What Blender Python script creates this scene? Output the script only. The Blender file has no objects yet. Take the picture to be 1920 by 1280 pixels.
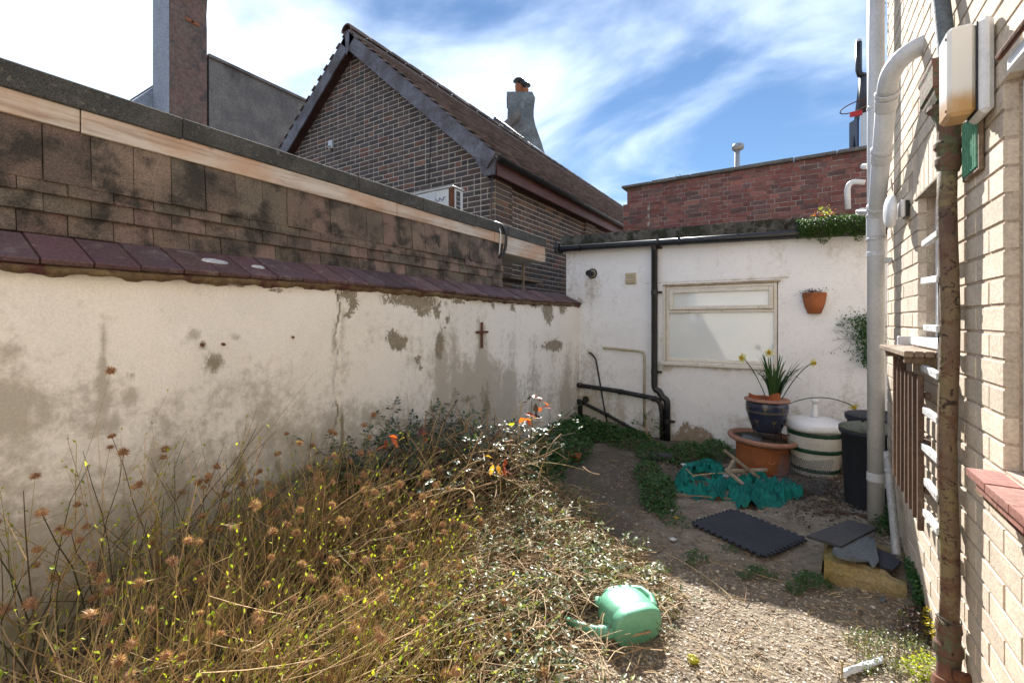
import bpy, math, random
import numpy as np
from mathutils import Vector, Matrix, Euler
R = random.Random(11)
NR = np.random.default_rng(5)
sc = bpy.context.scene
COL = sc.collection
# ------------------------------------------------------------------ camera
YAW = math.radians(32.24)
C, S = math.cos(YAW), math.sin(YAW)
F, HZ, EYE = 845.0, 603.0, 1.2
cam = bpy.data.cameras.new('camera'); camo = bpy.data.objects.new('camera', cam); COL.objects.link(camo)
cam.sensor_width = 36; cam.lens = 36*F/1920; cam.shift_y = -(640-HZ)/1920
cam.clip_start = .02; cam.clip_end = 3000
camo.location = (0, 0, EYE); camo.rotation_euler = (math.pi/2, 0, YAW)
sc.camera = camo
# ------------------------------------------------------------------ sky and sun
SUN = Vector((-.52, 1.163, 1)).normalized()          # towards the sun
EL = math.asin(SUN.z); AZ = math.atan2(SUN.x, SUN.y)
world = bpy.data.worlds.new('World'); sc.world = world; world.use_nodes = True
nt = world.node_tree; N = nt.nodes; N.clear()
def wn(t, **k):
    n = N.new(t)
    for a, b in k.items(): setattr(n, a, b)
    return n
sky = wn('ShaderNodeTexSky', sky_type='NISHITA', sun_disc=False, sun_elevation=EL, sun_rotation=AZ,
         air_density=1.0, dust_density=.0, ozone_density=3.0, altitude=30)
geo = wn('ShaderNodeNewGeometry'); sep = wn('ShaderNodeSeparateXYZ'); nt.links.new(geo.outputs['Incoming'], sep.inputs[0])
neg = wn('ShaderNodeVectorMath', operation='SCALE'); neg.inputs[3].default_value = -1; nt.links.new(geo.outputs['Incoming'], neg.inputs[0])
nt.links.new(neg.outputs[0], sep.inputs[0])
zz = wn('ShaderNodeMath', operation='ADD'); zz.inputs[1].default_value = .32; nt.links.new(sep.outputs[2], zz.inputs[0])
zm = wn('ShaderNodeMath', operation='MAXIMUM'); zm.inputs[1].default_value = .12; nt.links.new(zz.outputs[0], zm.inputs[0])
iv = wn('ShaderNodeMath', operation='DIVIDE'); iv.inputs[0].default_value = 1; nt.links.new(zm.outputs[0], iv.inputs[1])
pv = wn('ShaderNodeVectorMath', operation='SCALE'); nt.links.new(neg.outputs[0], pv.inputs[0]); nt.links.new(iv.outputs[0], pv.inputs[3])
mp = wn('ShaderNodeMapping'); mp.inputs['Rotation'].default_value = (0, 0, .75); mp.inputs['Scale'].default_value = (1.0, 1.7, .6)
mp.inputs['Location'].default_value = (7.7, 3.1, 0)
nt.links.new(pv.outputs[0], mp.inputs[0])
no = wn('ShaderNodeTexNoise'); no.inputs['Scale'].default_value = 1.35; no.inputs['Detail'].default_value = 9; no.inputs['Roughness'].default_value = .5
no.inputs['Distortion'].default_value = .35
nt.links.new(mp.outputs[0], no.inputs['Vector'])
rp = wn('ShaderNodeValToRGB'); rp.color_ramp.elements[0].position = .36; rp.color_ramp.elements[1].position = .60
rp.color_ramp.elements[0].color = (.05, .05, .05, 1); rp.color_ramp.elements[1].color = (.95, .95, .95, 1); rp.color_ramp.interpolation = 'EASE'
nt.links.new(no.outputs[0], rp.inputs[0])
mx = wn('ShaderNodeMix', data_type='RGBA'); [i for i in mx.inputs if i.name == 'B' and i.type == 'RGBA'][0].default_value = (7.4, 8.7, 10.9, 1)
nt.links.new(rp.outputs[0], mx.inputs['Factor']); hs_ = wn('ShaderNodeHueSaturation'); hs_.inputs['Saturation'].default_value = 1.12; hs_.inputs['Value'].default_value = .78
nt.links.new(sky.outputs[0], hs_.inputs['Color']); nt.links.new(hs_.outputs[0], [i for i in mx.inputs if i.name == 'A' and i.type == 'RGBA'][0])
bg = wn('ShaderNodeBackground'); bg.inputs[1].default_value = .05
nt.links.new([i for i in mx.outputs if i.type == 'RGBA'][0], bg.inputs[0])
wo = wn('ShaderNodeOutputWorld'); nt.links.new(bg.outputs[0], wo.inputs[0])
sl = bpy.data.lights.new('sun', 'SUN'); sl.energy = 4.4; sl.angle = math.radians(.55); sl.color = (1, .955, .89)
slo = bpy.data.objects.new('sun', sl); COL.objects.link(slo); slo.location = (0, 0, 12)
slo.rotation_euler = SUN.to_track_quat('Z', 'Y').to_euler()
vs = sc.view_settings; vs.view_transform = 'Standard'; vs.look = 'None'; vs.gamma = 1; vs.use_curve_mapping = False
vs.exposure = 1.66
sc.cycles.max_bounces = 8; sc.cycles.diffuse_bounces = 4; sc.cycles.transparent_max_bounces = 12
sc.cycles.use_denoising = True; sc.cycles.caustics_reflective = False; sc.cycles.caustics_refractive = False
sc.cycles.sample_clamp_indirect = 6

# ------------------------------------------------------------------ pixel of the photograph -> point on a known plane
def ray(px, py):
    a = (px-960)/F
    return Vector((a*C-S, a*S+C, (HZ-py)/F))
O0 = Vector((0, 0, EYE))
def atX(px, py, X): r = ray(px, py); return O0 + r*(X/r.x)
def atY(px, py, Y): r = ray(px, py); return O0 + r*(Y/r.y)
def atZ(px, py, Z): r = ray(px, py); return O0 + r*((Z-EYE)/r.z)
def atD(px, py, d): return O0 + ray(px, py)*d
def proj(p):
    d = -p[0]*S + p[1]*C
    if d < .05: return None
    return (960+F*(p[0]*C+p[1]*S)/d, HZ-F*(p[2]-EYE)/d, d)

# ------------------------------------------------------------------ mesh helpers
def origin(o):
    v = Vector((0, 0, 0))
    while o: v += o.location; o = o.parent
    return v
def tag(o, label=None, cat=None, group=None, kind=None):
    if label: o['label'] = label
    if cat: o['category'] = cat
    if group: o['group'] = group
    if kind: o['kind'] = kind
    return o
def thing(name, loc, label, cat, group=None):
    o = bpy.data.objects.new(name, None); COL.objects.link(o); o.location = loc; o.empty_display_size = .1
    return tag(o, label, cat, group)
def sm(t): t = min(1, max(0, t)); return t*t*(3-2*t)
class MB:
    def __init__(s): s.v = []; s.f = []
    def add(s, v, f):
        n = len(s.v); s.v.extend(v); s.f.extend([tuple(i+n for i in q) for q in f])
    def box(s, x0, x1, y0, y1, z0, z1, M=None):
        v = [Vector(p) for p in ((x0,y0,z0),(x1,y0,z0),(x1,y1,z0),(x0,y1,z0),(x0,y0,z1),(x1,y0,z1),(x1,y1,z1),(x0,y1,z1))]
        if M: v = [M @ p for p in v]
        s.add(v, [(0,3,2,1),(4,5,6,7),(0,1,5,4),(1,2,6,5),(2,3,7,6),(3,0,4,7)]); return s
    def cbox(s, x0, x1, y0, y1, z0, z1, b=.004, M=None):       # chamfered box
        X, Y, Z = (x0, x1), (y0, y1), (z0, z1); v = []; idx = {}
        def V(p):
            if p not in idx: idx[p] = len(v); v.append(Vector(p))
            return idx[p]
        def co(i, j, k, ax):
            p = [X[i], Y[j], Z[k]]; sg = [1 if i == 0 else -1, 1 if j == 0 else -1, 1 if k == 0 else -1]
            for a in range(3):
                if a != ax: p[a] += sg[a]*b
            return V(tuple(p))
        f = []
        for ax in range(3):
            for e in (0, 1):
                q = []
                for (m, n) in ((0,0),(1,0),(1,1),(0,1)):
                    t = [m, n]; t.insert(ax, e); q.append(co(*t, ax))
                f.append(tuple(q))
        for ax in range(3):
            o = [a for a in range(3) if a != ax]
            for m in (0, 1):
                for n in (0, 1):
                    t0 = [0, 0, 0]; t1 = [0, 0, 0]
                    t0[ax] = 0; t1[ax] = 1; t0[o[0]] = t1[o[0]] = m; t0[o[1]] = t1[o[1]] = n
                    f.append((co(*t0, o[0]), co(*t1, o[0]), co(*t1, o[1]), co(*t0, o[1])))
        for i in (0, 1):
            for j in (0, 1):
                for k in (0, 1): f.append((co(i,j,k,0), co(i,j,k,1), co(i,j,k,2)))
        if M: v = [M @ p for p in v]
        s.add(v, f); return s
    def tube(s, pts, r, n=8, cap=True):
        pts = [Vector(p) for p in pts]; m = len(pts); rr = r if isinstance(r, (list, tuple)) else [r]*m
        t = (pts[1]-pts[0]).normalized(); u = t.orthogonal().normalized(); v = []; f = []
        for i in range(m):
            t2 = (pts[min(i+1, m-1)]-pts[max(i-1, 0)])
            t2 = t2.normalized() if t2.length > 1e-9 else t
            u = (u - t2*u.dot(t2))
            u = u.normalized() if u.length > 1e-6 else t2.orthogonal().normalized()
            w = t2.cross(u); t = t2
            for k in range(n):
                a = 2*math.pi*k/n; v.append(pts[i] + (u*math.cos(a)+w*math.sin(a))*rr[i])
        for i in range(m-1):
            for k in range(n):
                k2 = (k+1) % n; f.append((i*n+k, i*n+k2, (i+1)*n+k2, (i+1)*n+k))
        if cap: f.append(tuple(range(n))[::-1]); f.append(tuple((m-1)*n+k for k in range(n)))
        s.add(v, f); return s
    def lathe(s, prof, n=32, M=None, wob=0, ell=1):
        v = []; f = []; m = len(prof)
        for i, (r, z) in enumerate(prof):
            for k in range(n):
                a = 2*math.pi*k/n
                p = Vector((r*math.cos(a)*(1+wob*math.sin(3*a+i)), ell*r*math.sin(a), z)); v.append(M @ p if M else p)
        for i in range(m-1):
            for k in range(n):
                k2 = (k+1) % n; f.append((i*n+k, i*n+k2, (i+1)*n+k2, (i+1)*n+k))
        if prof[0][0] > 1e-4: f.append(tuple(range(n))[::-1])
        if prof[-1][0] > 1e-4: f.append(tuple((m-1)*n+k for k in range(n)))
        s.add(v, f); return s
    def prism(s, poly, ext):
        poly = [Vector(p) for p in poly]; n = len(poly); e = Vector(ext)
        f = [tuple(range(n))[::-1], tuple(range(n, 2*n))] + [(i, (i+1) % n, n+(i+1) % n, n+i) for i in range(n)]
        s.add(poly + [p+e for p in poly], f); return s
    def leaf(s, p, d, up, L, W, fold=.25, curl=.15):
        d = d.normalized(); w = d.cross(up)
        w = w.normalized() if w.length > 1e-5 else d.orthogonal().normalized()
        n = w.cross(d)
        a = p + d*L*.38; b = p + d*L*.72 - n*L*curl*.5; t = p + d*L - n*L*curl
        s.add([p, a+w*W*.5+n*W*fold, b+w*W*.34+n*W*fold*.6, t, b-w*W*.34+n*W*fold*.6, a-w*W*.5+n*W*fold, a, b],
              [(0,6,1),(6,7,2,1),(7,3,2),(0,5,6),(6,5,4,7),(7,4,3)]); return s
    def leaf4(s, p, d, up, L, W, fold=.25):
        d = d.normalized(); w = d.cross(up)
        w = w.normalized() if w.length > 1e-5 else d.orthogonal().normalized()
        n = w.cross(d); m = p+d*L*.45
        s.add([p, m+w*W*.5+n*W*fold, p+d*L, m-w*W*.5+n*W*fold], [(0,2,1),(0,3,2)]); return s
    def strip(s, pts, w, side):
        side = Vector(side).normalized(); v = []; f = []
        for i, p in enumerate(pts):
            k = w[i] if isinstance(w, (list, tuple)) else w
            v += [Vector(p)-side*k/2, Vector(p)+side*k/2]
            if i: f.append((2*i-2, 2*i-1, 2*i+1, 2*i))
        s.add(v, f); return s
    def mesh(s, name, org=(0,0,0), smooth=False):
        o = Vector(org); me = bpy.data.meshes.new(name)
        me.from_pydata([tuple(Vector(p)-o) for p in s.v], [], s.f)
        if smooth: me.polygons.foreach_set('use_smooth', [True]*len(me.polygons))
        me.update(); return me
    def build(s, name, mat, parent=None, smooth=False, kind=None, org=None):
        og = Vector(org) if org else (origin(parent) if parent else Vector((0,0,0)))
        me = s.mesh(name, og, smooth); me.materials.append(mat)
        o = bpy.data.objects.new(name, me); COL.objects.link(o)
        if parent: o.parent = parent
        elif org: o.location = og
        if kind: o['kind'] = kind
        if smooth == 'auto' : pass
        return o
def piece(name, me, parent, M, mat=None):                     # one more object on shared mesh data; M is the world matrix
    o = bpy.data.objects.new(name, me); COL.objects.link(o); o.parent = parent
    o.matrix_local = Matrix.Translation(-origin(parent)) @ M
    return o
def frame(o, x, y, z):
    return Matrix(((x[0],y[0],z[0],o[0]),(x[1],y[1],z[1],o[1]),(x[2],y[2],z[2],o[2]),(0,0,0,1)))
def bend(p0, p1, p2, n=8):                                     # quadratic curve
    p0, p1, p2 = Vector(p0), Vector(p1), Vector(p2)
    return [p0*(1-t)**2 + p1*2*t*(1-t) + p2*t*t for t in [i/n for i in range(n+1)]]

# ------------------------------------------------------------------ noise in python (heights, stain masks)
def vnoise(x, y, seed=0):
    xi = np.floor(x).astype(np.int64); yi = np.floor(y).astype(np.int64); fx = x-xi; fy = y-yi
    fx = fx*fx*(3-2*fx); fy = fy*fy*(3-2*fy)
    def h(a, b):
        n = (a*374761393 + b*668265263 + seed*974711) & 0x7fffffff
        n = ((n ^ (n >> 13))*1274126177) & 0x7fffffff
        return ((n ^ (n >> 16)) & 0xffff)/65535.
    return (h(xi,yi)*(1-fx)+h(xi+1,yi)*fx)*(1-fy) + (h(xi,yi+1)*(1-fx)+h(xi+1,yi+1)*fx)*fy
def fbm(x, y, seed=0, o=5):
    t = 0; a = .5
    for i in range(o): t = t + a*vnoise(x*2**i, y*2**i, seed+i*17); a *= .5
    return t/(1-.5**o)

# ------------------------------------------------------------------ materials
class NT:
    def __init__(s, name):
        s.m = bpy.data.materials.new(name); s.m.use_nodes = True; s.t = s.m.node_tree; s.t.nodes.clear()
        s.out = s.t.nodes.new('ShaderNodeOutputMaterial'); s.p = s.t.nodes.new('ShaderNodeBsdfPrincipled')
        s.t.links.new(s.p.outputs[0], s.out.inputs[0]); s.pos = s.n('ShaderNodeNewGeometry').outputs['Position']
    def n(s, t, **k):
        n = s.t.nodes.new(t)
        for a, b in k.items(): setattr(n, a, b)
        return n
    def l(s, a, b): s.t.links.new(a, b)
    def noise(s, scale, detail=5, rough=.6, stretch=None, dist=0, off=0):
        v = s.pos
        if stretch or off:
            m = s.n('ShaderNodeMapping'); m.inputs['Scale'].default_value = stretch or (1,1,1); m.inputs['Location'].default_value = (off, off*.7, off*.3)
            s.l(v, m.inputs[0]); v = m.outputs[0]
        n = s.n('ShaderNodeTexNoise'); n.inputs['Scale'].default_value = scale; n.inputs['Detail'].default_value = detail
        n.inputs['Roughness'].default_value = rough; n.inputs['Distortion'].default_value = dist
        s.l(v, n.inputs['Vector']); return n.outputs[0]
    def ramp(s, x, a, b, lo=0., hi=1.):
        r = s.n('ShaderNodeMapRange', interpolation_type='SMOOTHSTEP'); s.l(x, r.inputs[0])
        for i, q in enumerate((a, b, lo, hi)): r.inputs[i+1].default_value = q
        return r.outputs[0]
    def math(s, op, a, b):
        m = s.n('ShaderNodeMath', operation=op)
        for i, q in enumerate((a, b)):
            if isinstance(q, (int, float)): m.inputs[i].default_value = q
            else: s.l(q, m.inputs[i])
        return m.outputs[0]
    def mix(s, fac, a, b, blend='MIX'):
        m = s.n('ShaderNodeMix', data_type='RGBA', blend_type=blend)
        for k, q in (('Factor', fac), ('A', a), ('B', b)):
            i = m.inputs[k] if k != 'Factor' else m.inputs[0]
            if k != 'Factor': i = [x for x in m.inputs if x.name == k and x.type == 'RGBA'][0]
            if isinstance(q, (int, float)): i.default_value = q
            elif isinstance(q, (tuple, list)): i.default_value = (*q[:3], 1)
            else: s.l(q, i)
        return [x for x in m.outputs if x.type == 'RGBA'][0]
    def rnd(s):
        a = s.n('ShaderNodeObjectInfo').outputs['Random']; b = s.n('ShaderNodeNewGeometry').outputs['Random Per Island']
        return s.math('FRACT', s.math('ADD', a, b), 0)
    def pal(s, x, cols):
        r = s.n('ShaderNodeValToRGB'); r.color_ramp.interpolation = 'CONSTANT'; e = r.color_ramp.elements
        while len(e) < len(cols): e.new(.5)
        for i, c in enumerate(cols): e[i].position = i/len(cols); e[i].color = (*c, 1)
        s.l(x, r.inputs[0]); return r.outputs[0]
    def gray(s, x):
        c = s.n('ShaderNodeCombineXYZ')
        for i in range(3): s.l(x, c.inputs[i])
        return c.outputs[0]
    def fin(s, col, rough=.8, bump=None, bs=.3, bd=.01, spec=.4, metal=0):
        if isinstance(col, (tuple, list)): s.p.inputs['Base Color'].default_value = (*col[:3], 1)
        else: s.l(col, s.p.inputs['Base Color'])
        if isinstance(rough, (int, float)): s.p.inputs['Roughness'].default_value = rough
        else: s.l(rough, s.p.inputs['Roughness'])
        s.p.inputs['Specular IOR Level'].default_value = spec; s.p.inputs['Metallic'].default_value = metal
        if bump is not None:
            b = s.n('ShaderNodeBump'); b.inputs['Strength'].default_value = bs; b.inputs['Distance'].default_value = bd
            s.l(bump, b.inputs['Height']); s.l(b.outputs[0], s.p.inputs['Normal'])
        return s.m
def mat(name, c1, c2=None, c3=None, s=8, s3=3, t3=(.5, .7), rough=.8, bump=.3, bs=70, rnd=0, pal=None, stretch=None, spec=.35, metal=0, fine=.35, bd=.006, st3=None, d3=0):
    m = NT(name); col = c1
    if pal: col = m.pal(m.rnd(), pal)
    if c2:
        if pal: col = m.mix(m.ramp(m.noise(s, stretch=stretch), .4, .68, 0, .75), col, c2)
        else: col = m.mix(m.ramp(m.noise(s, stretch=stretch), .32, .68), col, c2)
    if rnd:
        r = m.ramp(m.math('FRACT', m.math('MULTIPLY', m.rnd(), 7.31), 0), 0, 1, 1-rnd, 1+rnd); col = m.mix(1., col, m.gray(r), 'MULTIPLY')
    if c3: col = m.mix(m.ramp(m.noise(s3, 8, .65, stretch=st3, off=3.7, dist=d3), *t3), col, c3)
    fn = m.noise(bs, 4, .7)
    if fine: col = m.mix(1., col, m.gray(m.ramp(fn, .25, .75, 1-fine, 1+fine*.6)), 'MULTIPLY')
    return m.fin(col, rough, fn if bump else None, bump, bd, spec, metal)
def leafmat(name, cols, trans=.35, rough=.45, back=None):
    m = NT(name); c = m.pal(m.rnd(), cols)
    c = m.mix(1., c, m.gray(m.ramp(m.noise(90, 3), .3, .7, .75, 1.2)), 'MULTIPLY')
    m.fin(c, rough, spec=.4)
    tr = m.n('ShaderNodeBsdfTranslucent'); m.l(m.mix(1., c, (1.25, 1.35, .6), 'MULTIPLY'), tr.inputs[0])
    ms = m.n('ShaderNodeMixShader'); ms.inputs[0].default_value = trans
    m.l(m.p.outputs[0], ms.inputs[1]); m.l(tr.outputs[0], ms.inputs[2]); m.l(ms.outputs[0], m.out.inputs[0])
    return m.m

K = {}
K['red_brick'] = mat('red_brick', 0, c2=(0.189,0.123,0.102), c3=(0.435,0.392,0.348), s=14, s3=9, t3=(.60,.80), pal=[(0.275,0.096,0.072),(0.232,0.081,0.065),(0.304,0.120,0.090),(0.189,0.081,0.072),(0.254,0.096,0.080),(0.290,0.138,0.102),(0.217,0.072,0.061),(0.145,0.080,0.072)], rnd=.18, rough=.9)
K['dark_brick'] = mat('dark_brick', 0, c2=(0.077,0.059,0.054), c3=(0.196,0.125,0.099), s=11, s3=13, t3=(.58,.8), pal=[(0.077,0.059,0.054),(0.091,0.066,0.056),(0.067,0.056,0.054),(0.105,0.069,0.056),(0.084,0.069,0.063),(0.140,0.082,0.059),(0.073,0.060,0.059),(0.095,0.069,0.059),(0.211,0.099,0.063),(0.082,0.060,0.054),(0.069,0.059,0.056),(0.125,0.084,0.063)], rnd=.22, rough=.82)
K['side_brick'] = mat('side_brick', 0, c2=(0.098,0.065,0.049), c3=(0.221,0.156,0.104), s=11, s3=13, t3=(.58,.8), pal=[(0.111,0.075,0.055),(0.130,0.083,0.055),(0.091,0.065,0.052),(0.156,0.098,0.058),(0.111,0.072,0.052),(0.195,0.107,0.062),(0.078,0.058,0.052),(0.143,0.094,0.062),(0.234,0.124,0.072),(0.098,0.072,0.058)], rnd=.22, rough=.82)
K['mortar_pale'] = mat('mortar_pale', (0.598,0.533,0.442), (0.468,0.410,0.338), s=20, rough=.95, bs=160)
K['mortar_red'] = mat('mortar_red', (.36,.30,.26), (.52,.47,.42), c3=(.20,.12,.10), s=12, s3=6, t3=(.45,.62), rough=.95, bs=160)
K['buff_brick'] = mat('buff_brick', (0.639,0.543,0.432), (0.560,0.470,0.369), c3=(0.430,0.350,0.270), s=9, s3=16, t3=(.62,.82), rnd=.10, rough=.92, bump=.55, bs=85, bd=.004, fine=.22)
K['mortar_buff'] = mat('mortar_buff', (0.529,0.432,0.331), (0.416,0.330,0.255), s=16, rough=.95, bs=140)
K['felt'] = mat('felt', (0.075,0.075,0.071), (0.128,0.124,0.111), c3=(0.240,0.225,0.180), s=5, s3=42, t3=(.56,.72), rough=.95, bump=1., bs=210, bd=.008, fine=.75)
K['mossy_felt'] = mat('mossy_felt', (0.070,0.069,0.063), (0.140,0.133,0.119), c3=(0.031,0.034,0.022), s=7, s3=11, t3=(.46,.58), rough=.95, bump=.9, bs=130, bd=.01, fine=.6)
K['black_plastic'] = mat('black_plastic', (.012,.012,.014), (.022,.022,.024), c3=(.08,.075,.07), s=9, s3=22, t3=(.64,.8), rough=.38, bump=.08, fine=.2, spec=.5)
K['old_black_paint'] = mat('old_black_paint', (.013,.013,.015), (.022,.02,.02), c3=(.42,.40,.36), s=12, s3=26, t3=(.63,.68), rough=.45, bump=.2, fine=.2)
K['cream_plastic'] = mat('cream_plastic', (.50,.45,.33), (.42,.37,.26), c3=(.22,.17,.11), s=9, s3=9, t3=(.58,.8), rough=.5, bump=.08, fine=.15)
K['grey_plastic'] = mat('grey_plastic', (.56,.575,.60), (.49,.50,.52), c3=(.25,.23,.20), s=5, s3=8, t3=(.64,.88), rough=.42, bump=.05, fine=.12, st3=(1,1,.3))
K['white_plastic'] = mat('white_plastic', (.74,.75,.77), (.66,.67,.69), c3=(.36,.33,.28), s=4, s3=8, t3=(.66,.9), rough=.35, bump=.04, fine=.1)
K['galv'] = mat('galv', (.30,.31,.31), (.40,.40,.39), c3=(.16,.14,.11), s=22, s3=12, t3=(.56,.75), rough=.55, metal=.25, bump=.15)
K['white_paint'] = mat('white_paint', (.70,.67,.61), (.61,.58,.51), c3=(.25,.20,.14), s=6, s3=19, t3=(.60,.74), rough=.55, bump=.3, bs=90, fine=.18)
K['upvc'] = mat('upvc', (.78,.79,.81), (.72,.73,.75), rough=.3, bump=.02, fine=.06, s=3)
K['wood_brown'] = mat('wood_brown', (.125,.075,.05), (.075,.047,.034), c3=(.20,.145,.105), s=16, s3=22, t3=(.55,.8), stretch=(1,1,.08), st3=(1,1,.1), rough=.8, rnd=.2)
K['wood_grey'] = mat('wood_grey', (0.390,0.319,0.234), (0.260,0.208,0.150), c3=(0.117,0.091,0.065), s=18, s3=22, t3=(.6,.8), stretch=(1,1,.4), rough=.9, rnd=.2)
K['ledge_wood'] = mat('ledge_wood', (.27,.20,.14), (.17,.12,.085), c3=(.45,.42,.38), s=16, s3=18, t3=(.58,.72), stretch=(1,.2,1), rough=.85)
K['trellis_paint'] = mat('trellis_paint', (.62,.62,.62), (.45,.45,.45), c3=(.16,.13,.10), s=14, s3=22, t3=(.6,.72), rough=.7, rnd=.1)
K['post_grey'] = mat('post_grey', (.07,.068,.066), (.10,.097,.093), c3=(.22,.2,.18), s=14, s3=22, t3=(.64,.8), rough=.7)
K['barge'] = mat('barge', (0.075,0.060,0.060), (0.173,0.173,0.203), c3=(0.045,0.030,0.027), s=5, s3=9, t3=(.55,.75), rough=.6, stretch=(.5,1,.5), bump=.3, bs=40)  # bluish second tone paints in the sky reflected by the boards
K['fascia_brown'] = mat('fascia_brown', (0.154,0.063,0.049), (0.105,0.045,0.036), c3=(0.252,0.126,0.098), s=7, s3=14, t3=(.62,.8), rough=.55, stretch=(1,.25,1))
K['soffit'] = mat('soffit', (.045,.02,.016), (.065,.03,.024), s=6, rough=.7)
K['roof_tile'] = mat('roof_tile', 0, c2=(0.141,0.109,0.092), c3=(0.305,0.265,0.224), s=5, s3=15, t3=(.57,.78), pal=[(0.168,0.125,0.107),(0.208,0.149,0.125),(0.141,0.109,0.096),(0.237,0.177,0.146),(0.182,0.137,0.117)], rnd=.25, rough=.9)
K['hung_tile'] = mat('hung_tile', 0, c2=(0.114,0.096,0.077), c3=(0.049,0.043,0.035), s=4.5, s3=6.5, t3=(.44,.64), pal=[(0.213,0.149,0.122),(0.244,0.168,0.137),(0.195,0.147,0.118),(0.226,0.168,0.129),(0.184,0.151,0.114)], rnd=.15, rough=.95, bump=.7, bs=150, fine=.5)
K['cope_tile'] = mat('cope_tile', 0, c2=(.10,.062,.062), c3=(.27,.22,.20), s=6, s3=12, t3=(.52,.80), d3=.8, pal=[(.125,.063,.070),(.11,.058,.064),(.14,.074,.076),(.10,.06,.066),(.15,.085,.08)], rnd=.2, rough=.7, bump=.5, bs=90, fine=.45)
K['cope_mortar'] = mat('cope_mortar', (.22,.16,.085), (.13,.085,.05), c3=(.10,.04,.035), s=14, s3=8, t3=(.5,.62), rough=.95, bump=.8, bs=80)
K['grey_render'] = mat('grey_render', (0.209,0.189,0.169), (0.142,0.131,0.121), c3=(0.088,0.078,0.073), s=2.2, s3=2.6, t3=(.5,.75), st3=(1,1,.35), rough=.95, bump=.5, bs=24, bd=.02)
K['brown_render'] = mat('brown_render', (0.176,0.130,0.104), (0.195,0.117,0.091), c3=(0.091,0.081,0.073), s=2.0, s3=2.6, t3=(.48,.7), rough=.95, bump=.7, bs=14, bd=.03)
K['pale_lit_render'] = mat('pale_lit_render', (.36,.39,.44), (.30,.325,.36), c3=(.2,.2,.21), s=2, s3=4, t3=(.55,.8), rough=.95, bump=.3, bs=20)  # pale rear wall tone; on the chimney side it paints in sky light
K['far_render'] = mat('far_render', (.22,.235,.24), (.14,.15,.15), c3=(.40,.43,.46), s=1.0, s3=1.5, t3=(.52,.68), rough=.95, bump=.5, bs=9, st3=(1,1,.3))
K['terracotta'] = mat('terracotta', (.36,.125,.045), (.28,.09,.04), c3=(.17,.10,.065), s=8, s3=7, t3=(.55,.78), rough=.85, bump=.2, fine=.2)
K['terracotta_pink'] = mat('terracotta_pink', (.38,.20,.14), (.30,.155,.11), c3=(.18,.13,.10), s=10, s3=9, t3=(.58,.8), rough=.85, bump=.2)
K['blue_glaze'] = mat('blue_glaze', (0.020,0.027,0.058), (0.031,0.040,0.072), c3=(0.010,0.013,0.024), s=7, s3=9, t3=(.55,.8), rough=.22, bump=.05, fine=.15, spec=.6)
K['gold_glaze'] = mat('gold_glaze', (.17,.135,.075), (.12,.095,.06), s=16, rough=.35, bump=.05)
K['rust'] = mat('rust', (.16,.062,.03), (.09,.04,.025), c3=(.26,.115,.04), s=18, s3=26, t3=(.55,.72), rough=.9, bump=.6, bs=90)
K['dark_rubber'] = mat('dark_rubber', (0.026,0.029,0.041), (0.036,0.040,0.053), c3=(0.120,0.120,0.132), s=9, s3=22, t3=(.68,.8), rough=.65, bump=.5, bs=120, fine=.25)
K['slate_dark'] = mat('slate_dark', (.045,.047,.055), (.06,.062,.07), c3=(.12,.115,.11), s=6, s3=30, t3=(.62,.8), rough=.55, stretch=(1,.15,1), bump=.2, bs=60)
K['slate_pale'] = mat('slate_pale', (.13,.15,.165), (.10,.115,.13), c3=(.19,.2,.2), s=8, s3=14, t3=(.56,.75), rough=.7, bump=.3)
K['mossy_concrete'] = mat('mossy_concrete', (0.300,0.240,0.138), (0.240,0.180,0.066), c3=(0.138,0.126,0.054), s=5, s3=7, t3=(.5,.75), rough=.95, bump=.6, bs=70)
K['teal_net'] = mat('teal_net', (0.000,0.230,0.182), (0.000,0.155,0.135), c3=(0.005,0.068,0.057), s=10, s3=16, t3=(.55,.75), rough=.6, bump=.8, bs=190, fine=.5)
K['can_green'] = mat('can_green', (0.162,0.426,0.282), (0.139,0.379,0.247), c3=(0.135,0.279,0.167), s=6, s3=18, t3=(.62,.82), rough=.34, bump=.06, fine=.1, spec=.5)
K['dark_green'] = mat('dark_green', (.008,.05,.028), (.012,.06,.03), c3=(.30,.31,.28), s=9, s3=30, t3=(.66,.7), rough=.5)
K['wire'] = mat('wire', (.17,.17,.175), (.12,.12,.12), s=30, rough=.5, metal=.5, bump=0)
K['straw'] = leafmat('straw', [(0.468,0.348,0.202),(0.380,0.265,0.145),(0.304,0.202,0.113),(0.531,0.418,0.253),(0.228,0.145,0.089),(0.418,0.297,0.177)], .12, .8)
K['stem_olive'] = leafmat('stem_olive', [(0.325,0.251,0.110),(0.397,0.287,0.145),(0.259,0.236,0.096),(0.512,0.371,0.198),(0.281,0.193,0.119),(0.583,0.410,0.235)], .1, .7)
K['stem_dark'] = leafmat('stem_dark', [(.07,.055,.03),(.09,.06,.035),(.06,.06,.028)], .05, .75)
K['leaf_lime'] = leafmat('leaf_lime', [(0.374,0.396,0.033),(0.275,0.330,0.033),(0.440,0.440,0.055),(0.198,0.264,0.033),(0.330,0.363,0.066)], .5, .5)
K['leaf_deep'] = leafmat('leaf_deep', [(0.040,0.109,0.028),(0.054,0.139,0.034),(0.034,0.085,0.031),(0.078,0.171,0.046),(0.046,0.116,0.031)], .3, .45)
K['leaf_grey'] = leafmat('leaf_grey', [(.10,.135,.06),(.13,.165,.085),(.075,.105,.045),(.16,.17,.11),(.20,.22,.06),(.11,.14,.075),(.23,.26,.05)], .25, .40)
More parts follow.
